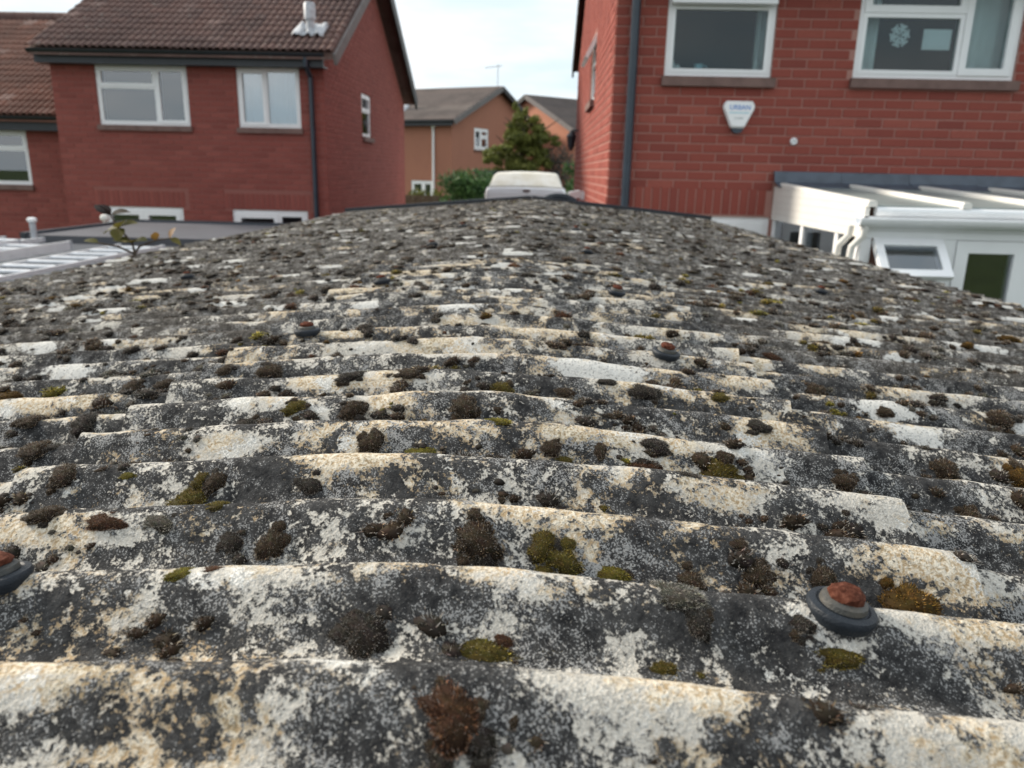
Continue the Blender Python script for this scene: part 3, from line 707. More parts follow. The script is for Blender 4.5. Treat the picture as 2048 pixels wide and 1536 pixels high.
brickwork(wl, fg, LY1 - LY0, .3, K + 3.4, opg, M['brick_l'], None, lambda u: LE - .03 + TP * min(u, LY1 - LY0 - u))
roof, yr, zr = two_slope_roof(lh, LX0 - .08, LX1 + .24, LY0 - .3, LY1 + .3, LE + .06, TP)
tiled_slope(lh, roof, (LX0 - .1, LY0 - .34, LE + .045), (1, 0, 0), SL, 21, 20, .2, .215, M['tile'])
MB().box(IDF, LX0 - .08, LX1 + .06, LE - .12, LE + .035, -(LY0 - .19), -(LY0 - .215)).build('fascia', M['black'], lh)
MB().box(IDF, LX0 - .08, LX1 + .06, LE - .12, LE - .1, -(LY0 - .008), -(LY0 - .188)).build('soffit', M['black'], lh)
gutter(lh, (LX0 - .12, LY0 - .275, LE + .05), (LX1 + .1, LY0 - .275, LE + .05), M['black'])
for (ya, yb, za, zb, mt, nm) in ((LY0 - .3, ym, LE + .02, LE + .02 + TP * (ym - LY0 + .3), 'verge', 'verge'), (LY1 + .3, ym, LE + .02, LE + .02 + TP * (LY1 + .3 - ym), 'barge', 'barge_board')):
    MB().bar((LX1 + .245, ya, za - .05), (LX1 + .245, yb, zb - .05), .02, .075 if nm == 'verge' else .12).build(nm, M[mt], lh)
dpx = -3.22
MB().tube([(dpx, LY0 - .275, LE), (dpx, LY0 - .27, LE - .1), (dpx, LY0 - .06, LE - .24), (dpx, LY0 - .06, .1)], .036).build('downpipe', M['navy'], lh, True)
U_ = {'curtains': (), 'blind': None}
window(lh, fr, *op[0], cells=((0, .66, 0, .66), (0, .66, .66, 1), (.66, 1, 0, 1)), sash=(1, 2), blind=(.03, .64, .03, .62, .045), curtains=((.66, .98), (.02, .65)))
window(lh, fr, *op[1], cells=((0, .45, 0, 1), (.45, 1, 0, 1)), sash=(0,), curtains=((.02, .98),))
window(lh, fr, *op[2], cells=((0, .5, 0, 1), (.5, 1, 0, 1)), sash=(0, 1), t=.07)
window(lh, fr, *op[3], cells=((0, .62, 0, 1), (.62, 1, 0, 1)), sash=(0,), t=.07)
window(lh, fg, *opg[0], cells=((0, 1, 0, .62), (0, 1, .62, 1)), sash=(1,))
# flue terminal on the roof
def flue(x, y, z, s, label, cat='flue'):
    t = thing('flue', label, cat, (x, y, z))
    mb = MB(); mb.lathe((x, y, z), [(.065 * s, -.05), (.065 * s, .17 * s), (.075 * s, .175 * s), (.075 * s, .19 * s), (.092 * s, .195 * s), (.092 * s, .42 * s), (.07 * s, .45 * s)], 18)
    mb.build('pipe', M['leadpale'], t, True)
    mb = MB(); P = []
    for i in range(13):
        a = i / 12; xx = x + (a - .5) * .52 * s
        for j in range(5):
            yy = y + (j / 4 - .55) * .42 * s; P.append((xx, yy, z - .02 + (yy - y) * TP + .05 * s * abs(math.sin(a * 3 * math.pi)) + .05 + .02 * math.sin(i * 2.1 + j)))
    mb.add(P, [(i * 5 + j, (i + 1) * 5 + j, (i + 1) * 5 + j + 1, i * 5 + j + 1) for i in range(12) for j in range(4)])
    o = mb.build('flashing', M['leadpale'], t, True); so = o.modifiers.new('thick', 'SOLIDIFY'); so.thickness = .012
    return t
flue(-3.27, 11.62, LE + .1 + TP * .52, .86, 'white metal flue with crumpled lead base on the left house roof')

# ------------------------------------------------------------------ neighbour further left
NX0, NX1, NY0, NY1 = -11.4, LX0 - .03, 12.2, 18.6
NE = K + .60
nh = thing('house', 'lower stepped-down brick house at the left edge with orange-brown roof tiles', 'house', ((NX0 + NX1) / 2, NY0, 0))
fn = F((NX0, NY0, 0), (1, 0, 0), (0, -1, 0)); Wn = NX1 - NX0
opn = [(2.2, 3.47, K - .36, K + .45)]
wm = MB(); core(wm, fn, Wn, 0, NE - .02, opn)
wm.box(IDF, NX0, NX0 + .2, 0, NE - .02, -NY1, -(NY0 + .2)); wm.box(IDF, NX0 + .2, NX1 - .2, 0, NE - .02, -NY1, -(NY1 - .2)); wm.box(IDF, NX1 - .2, NX1, 0, NE - .02, -NY1, -(NY0 + .2))
wln = wm.build('wall', M['mortar_l'], nh)
brickwork(wln, fn, Wn, .3, NE - .05, opn, M['brick_l'])
roofn, yrn, zrn = two_slope_roof(nh, NX0 - .1, NX1, NY0 - .28, NY1 + .28, NE + .06, TP, .09, 'tile_n')
tiled_slope(nh, roofn, (NX1 - .2 * 21 + .01, NY0 - .32, NE + .045), (1, 0, 0), SL, 21, 17, .2, .222, M['tile_n'])
mb = MB()
for i in range(12):
    xa = NX1 - .02 - i * .36; MB().tube([(xa, yrn, zrn - .01), (xa - .36, yrn, zrn - .002)], [.125, .115], 12).build('ridge_tile', M['tile'], roofn, True)
MB().box(IDF, NX0 - .1, NX1 + .0, NE - .15, NE + .035, -(NY0 - .18), -(NY0 - .205)).build('fascia', M['black'], nh)
MB().box(IDF, NX0 - .1, NX1 + .0, NE - .15, NE - .13, -(NY0 - .008), -(NY0 - .178)).build('soffit', M['black'], nh)
gutter(nh, (NX0 - .1, NY0 - .262, NE + .05), (NX1 + .04, NY0 - .262, NE + .05), M['black'])
mb = MB(); mb.add([(NX1 - .22, NY0 - .36, NE + .09), (NX1 + .05, NY0 - .36, NE + .16), (NX1 + .05, NY0 - .05, NE + .3), (NX1 - .2, NY0 - .05, NE + .23), (NX1 - .22, NY0 - .36, NE + .06), (NX1 + .05, NY0 - .36, NE + .06), (NX1 + .05, NY0 - .05, NE + .2), (NX1 - .2, NY0 - .05, NE + .2)],
    [(0, 1, 2, 3), (4, 7, 6, 5), (0, 4, 5, 1), (1, 5, 6, 2), (2, 6, 7, 3), (3, 7, 4, 0)]); mb.build('lead_flashing', M['leadpale'], nh)
window(nh, fn, *opn[0], cells=((0, 1, 0, .68), (0, 1, .68, 1)), sash=(1,), curtains=((.02, .98),))

# ------------------------------------------------------------------ right house
RX0, RX1, RY0, RY1 = .586, 5.6, 6.85, 13.5
RE = K + 1.66
rh = thing('house', 'red brick house close on the right with dark downpipe and white windows', 'house', (3.0, RY0, 0))
fr = F((RX0, RY0, 0), (1, 0, 0), (0, -1, 0)); Wr = RX1 - RX0
op = [(.415, 1.29, K + .79, K + 1.75), (1.95, 3.25, K + .80, K + 1.75), (.50, 1.405, K - 1.9, K - .33)]
op[0] = (.415, 1.29, K + .79, K + 1.62); op[1] = (1.95, 3.25, K + .80, K + 1.62)
fs_ = F((RX0, RY1, 0), (0, -1, 0), (-1, 0, 0)); LW = RY1 - RY0
ops = [(RY1 - 10.05, RY1 - 9.15, K + .80, K + 1.5)]
wm = MB(); core(wm, fr, Wr, 0, RE - .02, op)
core(wm, fs_, LW - .2, 0, RE - .02, ops)
wm.box(IDF, RX1 - .2, RX1, 0, RE - .02, -RY1, -(RY0 + .2)); wm.box(IDF, RX0 + .2, RX1 - .2, 0, RE - .02, -RY1, -(RY1 - .2))
ymr = (RY0 + RY1) / 2
for xx in (RX1 - .2, RX0): wm.prism([(xx, RY0 + .02, RE - .02), (xx, RY1 - .02, RE - .02), (xx, ymr, RE - .02 + TP * (ymr - RY0 - .02))], (.2, 0, 0))
wr = wm.build('wall', M['mortar'], rh)
def vis_r(P):
    x, y = px(P)
    return -20 < x < 2068 and -20 < y < (445 if P.x < 2.0 else 348)
brickwork(wr, fr, Wr, K - .33 - 20 * CRS, RE - .05, op + [(1.40, 5.0, K - 2.2, K - .06)], M['brick'], vis_r, None, [(.16, 1.40, K - .33 + .008)])
brickwork(wr, fs_, LW, .3, K + 3.6, ops, M['brick'], None, lambda u: RE - .03 + TP * min(u, LW - u))
roofr, _, _ = two_slope_roof(rh, RX0 - .07, RX1 + .1, RY0 - .3, RY1 + .3, RE + .06, TP)
for (ya, yb) in ((RY0 - .3, ymr), (RY1 + .3, ymr)):
    MB().bar((RX0 - .085, ya, RE - .03), (RX0 - .085, yb, RE - .03 + TP * 3.625), .014, .11).build('barge_board', M['barge'], rh)
gutter(rh, (RX0 - .1, RY0 - .28, RE + .05), (RX1, RY0 - .28, RE + .05), M['black'])
MB().box(IDF, RX0 - .06, RX1, RE - .14, RE + .03, -(RY0 - .19), -(RY0 - .215)).build('fascia', M['black'], rh)
MB().tube([(.735, RY0 - .27, RE), (.735, RY0 - .26, RE - .1), (.735, RY0 - .06, RE - .26), (.735, RY0 - .06, .1)], .036).build('downpipe', M['navy'], rh, True)
w1 = window(rh, fr, *op[0], cells=((0, 1, 0, .67), (0, 1, .67, 1)), sash=(), opened=(1,), t=.05, gl='glass_dark', curtains=((.02, .11), (.87, .98)))
u0, u1, v0, v1 = op[0]
hz = v0 + (v1 - v0) * .995   # the top light is ajar, hinged at its head
fo = F(fr.p(u0 + .02, hz, 0), (1, 0, 0), Vector((0, -1, .0)))
fo.V = Vector((0, -.22, -1)).normalized(); fo.N = Vector((0, -1, .22)).normalized(); 
tl_ = MB().ring(fo, 0, u1 - u0 - .04, 0, .29, .04, -.03, .012).build('top_light', M['upvc'], w1)
MB().box(fo, .035, u1 - u0 - .075, .035, .255, -.012, -.004).build('pane', M['glass'], w1)
w2 = window(rh, fr, *op[1], cells=((0, .66, 0, .62), (0, .66, .62, 1), (.66, 1, 0, 1)), sash=(1, 2), t=.055, curtains=((.02, .175), (.665, .98)), gl='glass_dark')
window(rh, fr, *op[2], cells=((0, .5, 0, 1), (.5, 1, 0, 1)), sash=(0, 1), t=.07, sill=False)
ws = window(rh, fs_, *ops[0], cells=((0, 1, 0, .65), (0, 1, .65, 1)), sash=(), opened=(1,))
fo = F(fs_.p(ops[0][0] + .02, ops[0][3] - .02, 0), (0, -1, 0), (-1, 0, 0)); fo.V = Vector((-.5, 0, -1)).normalized(); fo.N = Vector((-1, 0, .5)).normalized()
MB().ring(fo, 0, .86, 0, .26, .045, -.03, .012).build('top_light', M['upvc'], ws); MB().box(fo, .04, .82, .04, .22, -.012, -.004).build('pane', M['glass'], ws)
MB().box(fr, .3, 1.4, K + .6, K + 1.62, -.75, -.7).build('shade_board', M['room_shade'], rh); MB().box(fr, 1.8, 3.4, K + .6, K + 1.62, -.75, -.7).build('shade_board', M['room_shade'], rh)  # added dark boards behind the panes, painting in the shade of the rooms
# things in and on the right house
t = tag(MB().box(fr, 2.50, 2.725, K + 1.035, K + 1.19, -.062, -.060).build('paper_sheet', M['paper']), 'sheet of pale paper taped inside the large right-hand window', 'paper')
sn = MB()
for k in range(6):
    a = k * math.pi / 3 + .2; c = fr.p(2.315, K + 1.14, -.07); e = c + Vector((math.cos(a) * .075, 0, math.sin(a) * .085)); sn.bar(c, e, .009, .004, up=(0, 1, 0))
    for q in (.45, .75):
        m_ = c + (e - c) * q
        for s in (-1, 1): sn.bar(m_, m_ + Vector((math.cos(a + s) * .035, 0, math.sin(a + s) * .035)), .007, .003, up=(0, 1, 0))
sn.bar(fr.p(2.315, K + 1.21, -.07), fr.p(2.315, K + 1.27, -.07), .002)
tag(sn.build('snowflake_ornament', M['paper']), 'white snowflake ornament hanging in the large right-hand window', 'ornament')
cu = thing('cup', 'pale blue cup on the sill of the narrow dark window', 'cup', fr.p(.72, K + .83, -.15))
MB().lathe(fr.p(.72, K + .83, -.15), [(.028, 0), (.036, .02), (.038, .075), (.034, .075), (.03, .02)], 18).build('bowl', M['teal'], cu, True)
MB().tube([fr.p(.755, K + .895, -.15), fr.p(.785, K + .89, -.15), fr.p(.785, K + .86, -.15), fr.p(.75, K + .855, -.15)], .005, 6).build('handle', M['teal'], cu, True)
bt = MB(); 
for i, (u, h) in enumerate(((.50, .10), (.545, .07), (1.19, .13))):
    tag(MB().lathe(fr.p(u, K + .83, -.14), [(.022, 0), (.024, .01), (.024, h * .7), (.011, h * .85), (.011, h)], 14).build('bottle', M['curtain'], None, True),
        ['pale toiletry bottle in the left corner of the narrow window', 'short pale bottle beside the taller one in the narrow window', 'tall pale bottle in the right corner of the narrow window'][i], 'bottle')
# alarm bell box
ab = thing('alarm_box', 'white triangular alarm box with blue lettering on the right house wall', 'alarm', fr.p(1.04, K + .37, 0))
cx, cz = 1.045, K + .49
poly = [(-.105, .115), (.105, .115), (.127, .085), (.128, .055), (.062, -.085), (.048, -.098), (-.048, -.098), (-.062, -.085), (-.128, .055), (-.127, .085)]
P = [fr.p(cx + a, cz + b, .008) for a, b in poly] + [fr.p(cx + a, cz + b, .045) for a, b in poly] + [fr.p(cx + a * .9, cz + .005 + b * .9, .06) for a, b in poly]
n = len(poly); mb = MB(); mb.add(P, [tuple(range(2 * n, 3 * n)), tuple(reversed(range(n)))] + [(k * n + i, k * n + (i + 1) % n, (k + 1) * n + (i + 1) % n, (k + 1) * n + i) for k in (0, 1) for i in range(n)])
mb.build('cover', M['upvc'], ab)
P = [(-.05, -.1), (.05, -.1), (.036, -.128), (.015, -.138), (-.015, -.138), (-.036, -.128)]
MB().prism([fr.p(cx + a, cz + b, .012) for a, b in P], fr.N * .04).build('strobe_lens', M['navy'], ab)
def lettering(txt, size, mat, m4, parent, name='lettering', wide=1.0):
    cu_ = bpy.data.curves.new('txt', 'FONT'); cu_.body = txt; cu_.size = size; cu_.align_x = 'CENTER'; cu_.align_y = 'CENTER'; cu_.extrude = .0006; cu_.offset = size * .012
    to = bpy.data.objects.new('txt', cu_); COL.objects.link(to); bpy.context.view_layer.update()
    me = bpy.data.meshes.new_from_object(to.evaluated_get(bpy.context.evaluated_depsgraph_get())); bpy.data.objects.remove(to)
    me.materials.clear(); me.materials.append(mat); me.name = name
    return link(bpy.data.objects.new(name, me), parent, m4 @ Matrix.Diagonal((wide, 1, 1, 1)))
lettering('URBAN', .052, M['blue'], fr.mat(cx + .005, cz + .062, .0608), ab)
lettering('ALARMS', .02, M['greyprint'], fr.mat(cx, cz - .022, .0608), ab)
MB().box(fr, cx - .08, cx + .085, cz + .018, cz + .026, .060, .0612).build('stripe', M['teal'], ab)
vt = tag(MB().lathe(fr.p(1.53, K + .297, 0), [(.03, -.0), (.03, .02), (.022, .03), (.012, .03), (.012, .012)], 16, Matrix.Rotation(R_(90), 3, 'X')).build('wall_vent', M['upvc'], None, True), 'small round white vent cap on the right house wall', 'vent')
# lamps on the side wall
wlp = thing('wall_lantern', 'dark lantern fixed high on the sunlit side wall', 'lantern', (RX0, 12.6, K + .3))
q = Vector((RX0 - .11, 12.6, K + .48))
MB().bar((RX0, 12.6, q.z + .16), (q.x, 12.6, q.z + .16), .014).build('bracket', M['black'], wlp)
MB().lathe(q, [(.03, -.1), (.05, -.09), (.075, .07), (.085, .075), (.03, .14), (.012, .16)], 8).build('housing', M['black'], wlp)
MB().lathe(q, [(.02, -.14), (.035, -.102)], 8).build('finial', M['black'], wlp)
sl = thing('floodlight', 'small white floodlight low on the sunlit side wall', 'floodlight', (RX0, 10.3, K - .3))
MB().bar((RX0, 10.3, K - .27), (RX0 - .06, 10.3, K - .27), .05, .05).build('bracket', M['upvc'], sl)
MB().bar((RX0 - .06, 10.3, K - .25), (RX0 - .2, 10.27, K - .28), .06, .045).build('head', M['upvc'], sl)

# ------------------------------------------------------------------ conservatory
cs = thing('conservatory', 'white lean-to conservatory with glass roof against the right house', 'conservatory', (3.2, 5.9, 0))
CX, CY, BY = 2.0, 4.93, 6.84
zt = lambda y: K - .145 + (y - CY) / (BY - CY) * .085        # underside of the glazing bars
for i in range(4):
    xa = 1.98 + i * .56; xb = xa + .558; j = random.uniform(-.006, .006)
    P = [(xa, BY, K + .056), (xb, BY, K + .056), (xb, BY - .02, K + .052), (xa, BY - .02, K + .052), (xa, BY - .06, K - .03 + j), (xb, BY - .06, K - .03 + j), (xb, BY - .2, K - .068), (xa, BY - .2, K - .068)]
    Q = [(p[0], p[1], p[2] - .006) for p in P]
    MB().add(P + Q, [(0, 1, 2, 3), (3, 2, 5, 4), (4, 5, 6, 7), (11, 10, 9, 8), (12, 13, 10, 11), (15, 14, 13, 12), (7, 6, 14, 15), (0, 3, 11, 8), (3, 4, 12, 11), (4, 7, 15, 12), (1, 9, 10, 2), (2, 10, 13, 5), (5, 13, 14, 6)]).build('flashing', M['lead'], cs)
bars = [CX + .03 + .567 * i for i in range(5)]
for i, bx in enumerate(bars):
    gb = MB(); P = []
    prof = [(-.028, -.01), (-.028, .012), (-.02, .026), (.02, .026), (.028, .012), (.028, -.01)]
    for yy in (CY - .05, BY - .14): P += [Vector((bx + a, yy, zt(yy) + b)) for a, b in prof]
    gb.add(P, [(k, (k + 1) % 6, 6 + (k + 1) % 6, 6 + k) for k in range(6)] + [(5, 4, 3, 2, 1, 0), (6, 7, 8, 9, 10, 11)]).build('glazing_bar', M['cream'], cs)
    if i < 4: MB().add([(bx + .033, CY - .02, zt(CY - .02) - .004), (bars[i + 1] - .033, CY - .02, zt(CY - .02) - .004), (bars[i + 1] - .033, BY - .02, zt(BY - .02) - .004), (bx + .033, BY - .02, zt(BY - .02) - .004), (bx + .033, CY - .02, zt(CY - .02) - .02), (bars[i + 1] - .033, CY - .02, zt(CY - .02) - .02), (bars[i + 1] - .033, BY - .02, zt(BY - .02) - .02), (bx + .033, BY - .02, zt(BY - .02) - .02)],
        [(0, 1, 2, 3), (7, 6, 5, 4), (0, 4, 5, 1), (2, 6, 7, 3), (1, 5, 6, 2), (3, 7, 4, 0)]).build('roof_pane', M['glass_roof'], cs)
XE = bars[-1] + .03
MB().tube([(CX + .06, CY - .03, K - .185), (XE, CY - .03, K - .185)], .028, 12).build('eaves_beam', M['upvc'], cs, True)
MB().box(IDF, CX - .01, XE, K - .30, K - .215, -(CY + .03), -(CY - .03)).build('eaves_board', M['upvc'], cs)
gt = gutter(cs, (CX - .06, CY - .085, K - .225), (XE, CY - .085, K - .225), M['upvc'], .05)
# side cheek: horizontal boards under the sloping bar
b0 = K - .345; yf_ = CY - .03; zl = lambda y: zt(y) - .011
for i in range(6):
    z0 = b0 + i * .05; z1 = z0 + .049; zf, zb = zl(yf_), zl(BY - .005); yc_ = lambda z: yf_ + (z - zf) / (zb - zf) * (BY - .005 - yf_)
    if z0 > zb - .005: break
    P = [(yf_ if z0 < zf else yc_(z0), z0), (BY - .005, z0), (BY - .005, min(z1, zb))]
    if z1 < zb and z1 > zf: P.append((yc_(z1), z1))
    if z0 < zf: P.append((yf_, min(z1, zf)))
    MB().prism([(CX - .002, y_, z_) for y_, z_ in P], (.027, 0, 0)).build('cladding_board', M['cream'], cs)
fsd = F((CX + .01, BY - .01, 0), (0, -1, 0), (-1, 0, 0)); SW = BY - .01 - CY
sw = MB(); 
for (a, b) in ((0, .05), (.74, .80), (1.45, 1.51), (SW - .1, SW - .0)): sw.box(fsd, a, b, K - 1.5, b0 - .002, -.05, .0)
sw.box(fsd, .0, SW, K - 1.56, K - 1.502, -.05, .0); sw.build('side_frame', M['upvc'], cs)
for (a, b) in ((.05, .74), (.80, 1.45), (1.51, SW - .1)): MB().box(fsd, a + .002, b - .002, K - 1.5, b0 - .004, -.03, -.018).build('side_pane', M['glass'], cs)
curtain_mesh(fsd, .06, .72, K - 1.5, b0 - .02, -.14, 8, .015).build('curtain', M['curtain'], cs, True)
MB().box(IDF, CX + .0, XE, 0, K - 1.562, -(CY + .1), -(CY - .02)).build('dwarf_wall', M['brick'], cs)
ff = F((CX, CY - .02, 0), (1, 0, 0), (0, -1, 0)); fm = MB()
fm.box(ff, 0, XE - CX, K - .345, K - .302, -.05, .004)
for (a, b) in ((0, .065), (.50, .585), (1.02, 1.10), (1.55, 1.62), (2.16, 2.27)): fm.box(ff, a, b, K - 1.5, K - .347, -.05, 0)
fm.box(ff, .067, .498, K - .70, K - .64, -.05, -.002); fm.box(ff, 0, XE - CX, K - 1.56, K - 1.502, -.05, .003)
fm.build('front_frame', M['upvc'], cs)
fm = MB(); fm.ring(ff, .587, 1.018, K - 1.498, K - .349, .075, -.045, .012); dr = fm.build('door', M['upvc'], cs)
MB().box(ff, .66, .945, K - 1.43, K - .42, -.02, -.01).build('pane', M['glass'], dr)
MB().box(ff, .069, .496, K - 1.498, K - .702, -.03, -.02).build('front_pane', M['glass'], cs)
for (a, b) in ((1.102, 1.548), (1.622, 2.158)): MB().box(ff, a, b, K - 1.498, K - .349, -.03, -.02).build('front_pane', M['glass'], cs)
MB().box(IDF, CX + .06, XE - .05, .3, .4, -(BY - .05), -(CY + .15)).build('floor', M['room_shade'], cs)  # floor coloured dark to give the inside its shade
# the top-hung light, propped open
fo = F(ff.p(.072, K - .352, .006), (1, 0, 0), (0, -1, 0)); fo.V = Vector((0, -.70, -.72)).normalized(); fo.N = Vector((0, -.72, .70)).normalized()
ow = MB().ring(fo, 0, .422, 0, .285, .05, -.03, .012).build('open_light', M['upvc'], cs); MB().box(fo, .045, .377, .045, .24, -.01, -.002).build('pane', M['glass'], ow)
for dx in (0, .055):
    xx = CX - .045 - dx * .9; yy = CY - .06 + dx * 1.6
    MB().tube([(xx + .03, yy - .03, K - .27), (xx + .03, yy - .02, K - .33), (xx - .01, yy + .03, K - .40), (xx - .012, yy + .035, K - .46), (xx - .012, yy + .035, .05)], .021, 12).build('downpipe', M['cream'], cs, True)

# ------------------------------------------------------------------ flat roofs and ladders on the left
ex = thing('flat_roof_extension', 'brick extension with pale grey flat roof below the left house windows', 'extension', (-3.4, 9.2, 0))
EZ = K - .75
MB().box(IDF, -5.3, -1.7, 0, EZ - .14, -10.2, -8.2).build('wall', M['brick_l'], ex)
MB().box(IDF, -5.38, -1.6, EZ - .13, EZ, -10.3, -8.1).build('roof', M['felt'], ex)
for nm, b in (('edge_trim', (-5.42, -1.6, EZ - .1, EZ + .03, -10.36, -10.3)), ('edge_trim', (-5.44, -5.38, EZ - .1, EZ + .028, -10.3, -8.04)), ('edge_trim', (-5.38, -1.6, EZ - .15, EZ + .002, -8.1, -8.06))):
    MB().box(IDF, *b).build(nm, M['feltdark'] if b[4] < -8.1 else M['felt'], ex)
vc = thing('roof_vent', 'round cream vent cowl on the far edge of the grey flat roof', 'vent', (-5.55, 9.9, EZ))
MB().tube([(-5.55, 9.9, .3), (-5.55, 9.9, EZ + .04)], .03, 12).build('pipe', M['cream'], vc, True)
MB().lathe((-5.55, 9.9, EZ + .03), [(.04, 0), (.055, .015), (.06, .04), (.05, .07), (.025, .085)], 16).build('cowl', M['cream'], vc, True)
sh = thing('shed', 'low shed with grey felt roof carrying the ladders', 'shed', (-4.0, 4.0, 0))
SZ = K - .70
MB().box(IDF, -5.3, -2.6, 0, SZ - .06, -6.7, -.3).build('wall', M['timber'], sh)
MB().box(IDF, -5.4, -2.5, SZ - .058, SZ, -6.8, -.2).build('roof', M['feltdark'], sh)
def ladder(xa, xb, y0, y1, z, label, wide=.03, skew=0.):
    t = thing('ladder', label, 'ladder', ((xa + xb) / 2, y0, z), 'aluminium ladders stacked on the shed')
    for xx in (xa, xb):
        MB().bar((xx, y0, z), (xx + skew, y1, z), .012, wide).build('stile', M['alu'], t)
        MB().bar((xx, y1 + .001, z), (xx + skew * .0 + skew, y1 + .03, z), .014, wide + .003).build('end_cap', M['leadpale'], t)
    yy = y1 - .16
    while yy > y0:
        s = skew * (yy - y0) / (y1 - y0)
        MB().tube([(xa + s + .012 * (1 if xb > xa else -1), yy, z), (xb + s - .012 * (1 if xb > xa else -1), yy, z)], .0165, 10).build('rung', M['alu'], t, True); yy -= .25
    return t
ladder(-3.42, -3.06, 2.0, 6.25, SZ + .05, 'aluminium ladder lying nearest to the mossy roof', .012)
ladder(-4.16, -3.74, 2.0, 6.1, SZ + .06, 'wide-stiled aluminium ladder lying behind the nearest one', .034)
ladder(-4.62, -4.28, 2.0, 6.6, SZ + .05, 'aluminium ladder lying farthest from the mossy roof', .018)
for i, (xx, yy, hh) in enumerate(((-4.85, 6.25, .2), (-4.42, 6.72, .19))):
    vp = thing('vent_pipe', ['grey capped pipe standing nearest the left edge behind the ladders', 'grey capped pipe standing by the end of the ladders'][i], 'pipe', (xx, yy, SZ))
    MB().tube([(xx, yy, SZ - .01), (xx, yy, SZ + hh)], .026, 12).build('pipe', M['leadpale'], vp, True); MB().lathe((xx, yy, SZ + hh), [(.034, 0), (.04, .01), (.038, .03), (.02, .038)], 14).build('cap', M['upvc'], vp, True)

# ------------------------------------------------------------------ plant on the left edge of the roof
pl = thing('weed', 'small weed with dark and yellow leaves rooted at the left roof edge', 'plant', (-1.31, 2.49, K - .275))
def leaf(mb, p, d, n, ln, w, a):
    p, d = Vector(p), Vector(d).normalized(); n = Vector(n); s = d.cross(n).normalized(); n = s.cross(d)
    prof = [(0, .08), (.25, .85), (.5, 1), (.75, .7), (1, .02)]; P = []
    for t_, k_ in prof: c = p + d * ln * t_ - n * ln * .25 * t_ * t_; P += [c - s * w * k_ + n * w * .25 * k_, c, c + s * w * k_ + n * w * .25 * k_]
    mb.add(P, [(3 * i + j, 3 * i + j + 1, 3 * i + j + 4, 3 * i + j + 3) for i in range(4) for j in range(2)], a)
rt = Vector((-1.31, 2.49, K - .285))
stems = [[rt, rt + Vector((-.02, .02, .07)), rt + Vector((-.09, .05, .16)), rt + Vector((-.14, .08, .235))], [rt, rt + Vector((.02, .0, .05)), rt + Vector((.08, .02, .09)), rt + Vector((.12, .05, .10))], [rt, rt + Vector((-.05, -.02, .05)), rt + Vector((-.12, -.04, .075))]]
for s_ in stems:
    for q in s_[1:]: q.x = rt.x + (q.x - rt.x) * .8; q.z = rt.z + (q.z - rt.z) * .5
for s_ in stems: MB().tube(s_, [.004, .0035, .003, .002][:len(s_)], 7).build('stem', M['bark'], pl, True)
lv = [(stems[0][3], (-.6, .1, .5), .085, .03, .03), (stems[0][3], (.7, .1, .3), .08, .03, .08), (stems[0][3], (-.2, -.5, .7), .07, .028, .02), (stems[0][2], (.8, -.1, .4), .085, .032, .6), (stems[0][2], (-.8, .1, -.1), .08, .03, .42), (stems[0][2], (.5, -.5, .6), .07, .03, .66),
      (stems[0][1], (.7, -.3, .3), .08, .03, .5), (stems[0][1], (-.8, -.2, .3), .075, .028, .36), (stems[0][2], (.2, -.6, -.3), .08, .03, .55), (stems[1][3], (.3, 0, .8), .05, .022, .98), (stems[1][2], (.1, -.4, .8), .045, .018, .9), (stems[1][3], (.8, 0, -.3), .05, .02, .66), (stems[2][2], (-.8, 0, .3), .06, .02, .45), (stems[0][1], (.1, -.8, .3), .075, .03, .72)]
for p_, d, ln, w_, a in lv:
    mb = MB(); leaf(mb, p_, d, (0, -.35, 1), ln * .8, w_ * .8, a); mb.build('leaf', M['plantleaf'], pl, True, fix=False)

# ------------------------------------------------------------------ loop of hose at the far edge
hp = [Vector((.14 + .14 * math.cos(a), YF + .06, K - .255 + .095 * math.sin(a))) for a in [math.pi * (1.06 - 1.12 * i / 16) for i in range(17)]]
tag(MB().tube(hp, .026, 12).build('hose_loop', M['rubber'], None, True), 'loop of black hose arching over the far roof edge', 'hose')

# ------------------------------------------------------------------ van, fence, hedge, tree, far houses
vn = thing('van', 'white van with yellowed raised roof parked beyond the garage', 'van', (-.25, 19, 0))
VY = 17.0
def loft(mb, secs):
    n = len(secs[0]); P = [q for s in secs for q in s]
    fs = [(i * n + k, i * n + (k + 1) % n, (i + 1) * n + (k + 1) % n, (i + 1) * n + k) for i in range(len(secs) - 1) for k in range(n)]
    fs += [tuple(reversed(range(n))), tuple((len(secs) - 1) * n + k for k in range(n))]; mb.add(P, fs)
def vsec(y, zb, zs, zt_, wb, wt_, c=-.29):
    dz = zt_ - zs; dw = wb - wt_; R8 = [(wb, zb), (wb, zs), (wb - dw * .12, zs + dz * .45), (wb - dw * .45, zs + dz * .82), (wt_, zt_), (wt_ * .5, zt_ + .02)]
    return [Vector((c + a, y, z)) for a, z in R8] + [Vector((c - a, y, z)) for a, z in reversed(R8)]
mb = MB(); loft(mb, [vsec(VY, .35, K - .55, K - .36, .84, .78), vsec(VY + .1, .3, K - .5, K - .31, .88, .80), vsec(VY + 3.0, .3, K - .5, K - .31, .88, .80), vsec(VY + 3.8, .3, K - 1.2, K - 1.15, .88, .8), vsec(VY + 4.6, .35, K - 1.5, K - 1.45, .8, .74)])
mb.build('body', M['vanwhite'], vn)
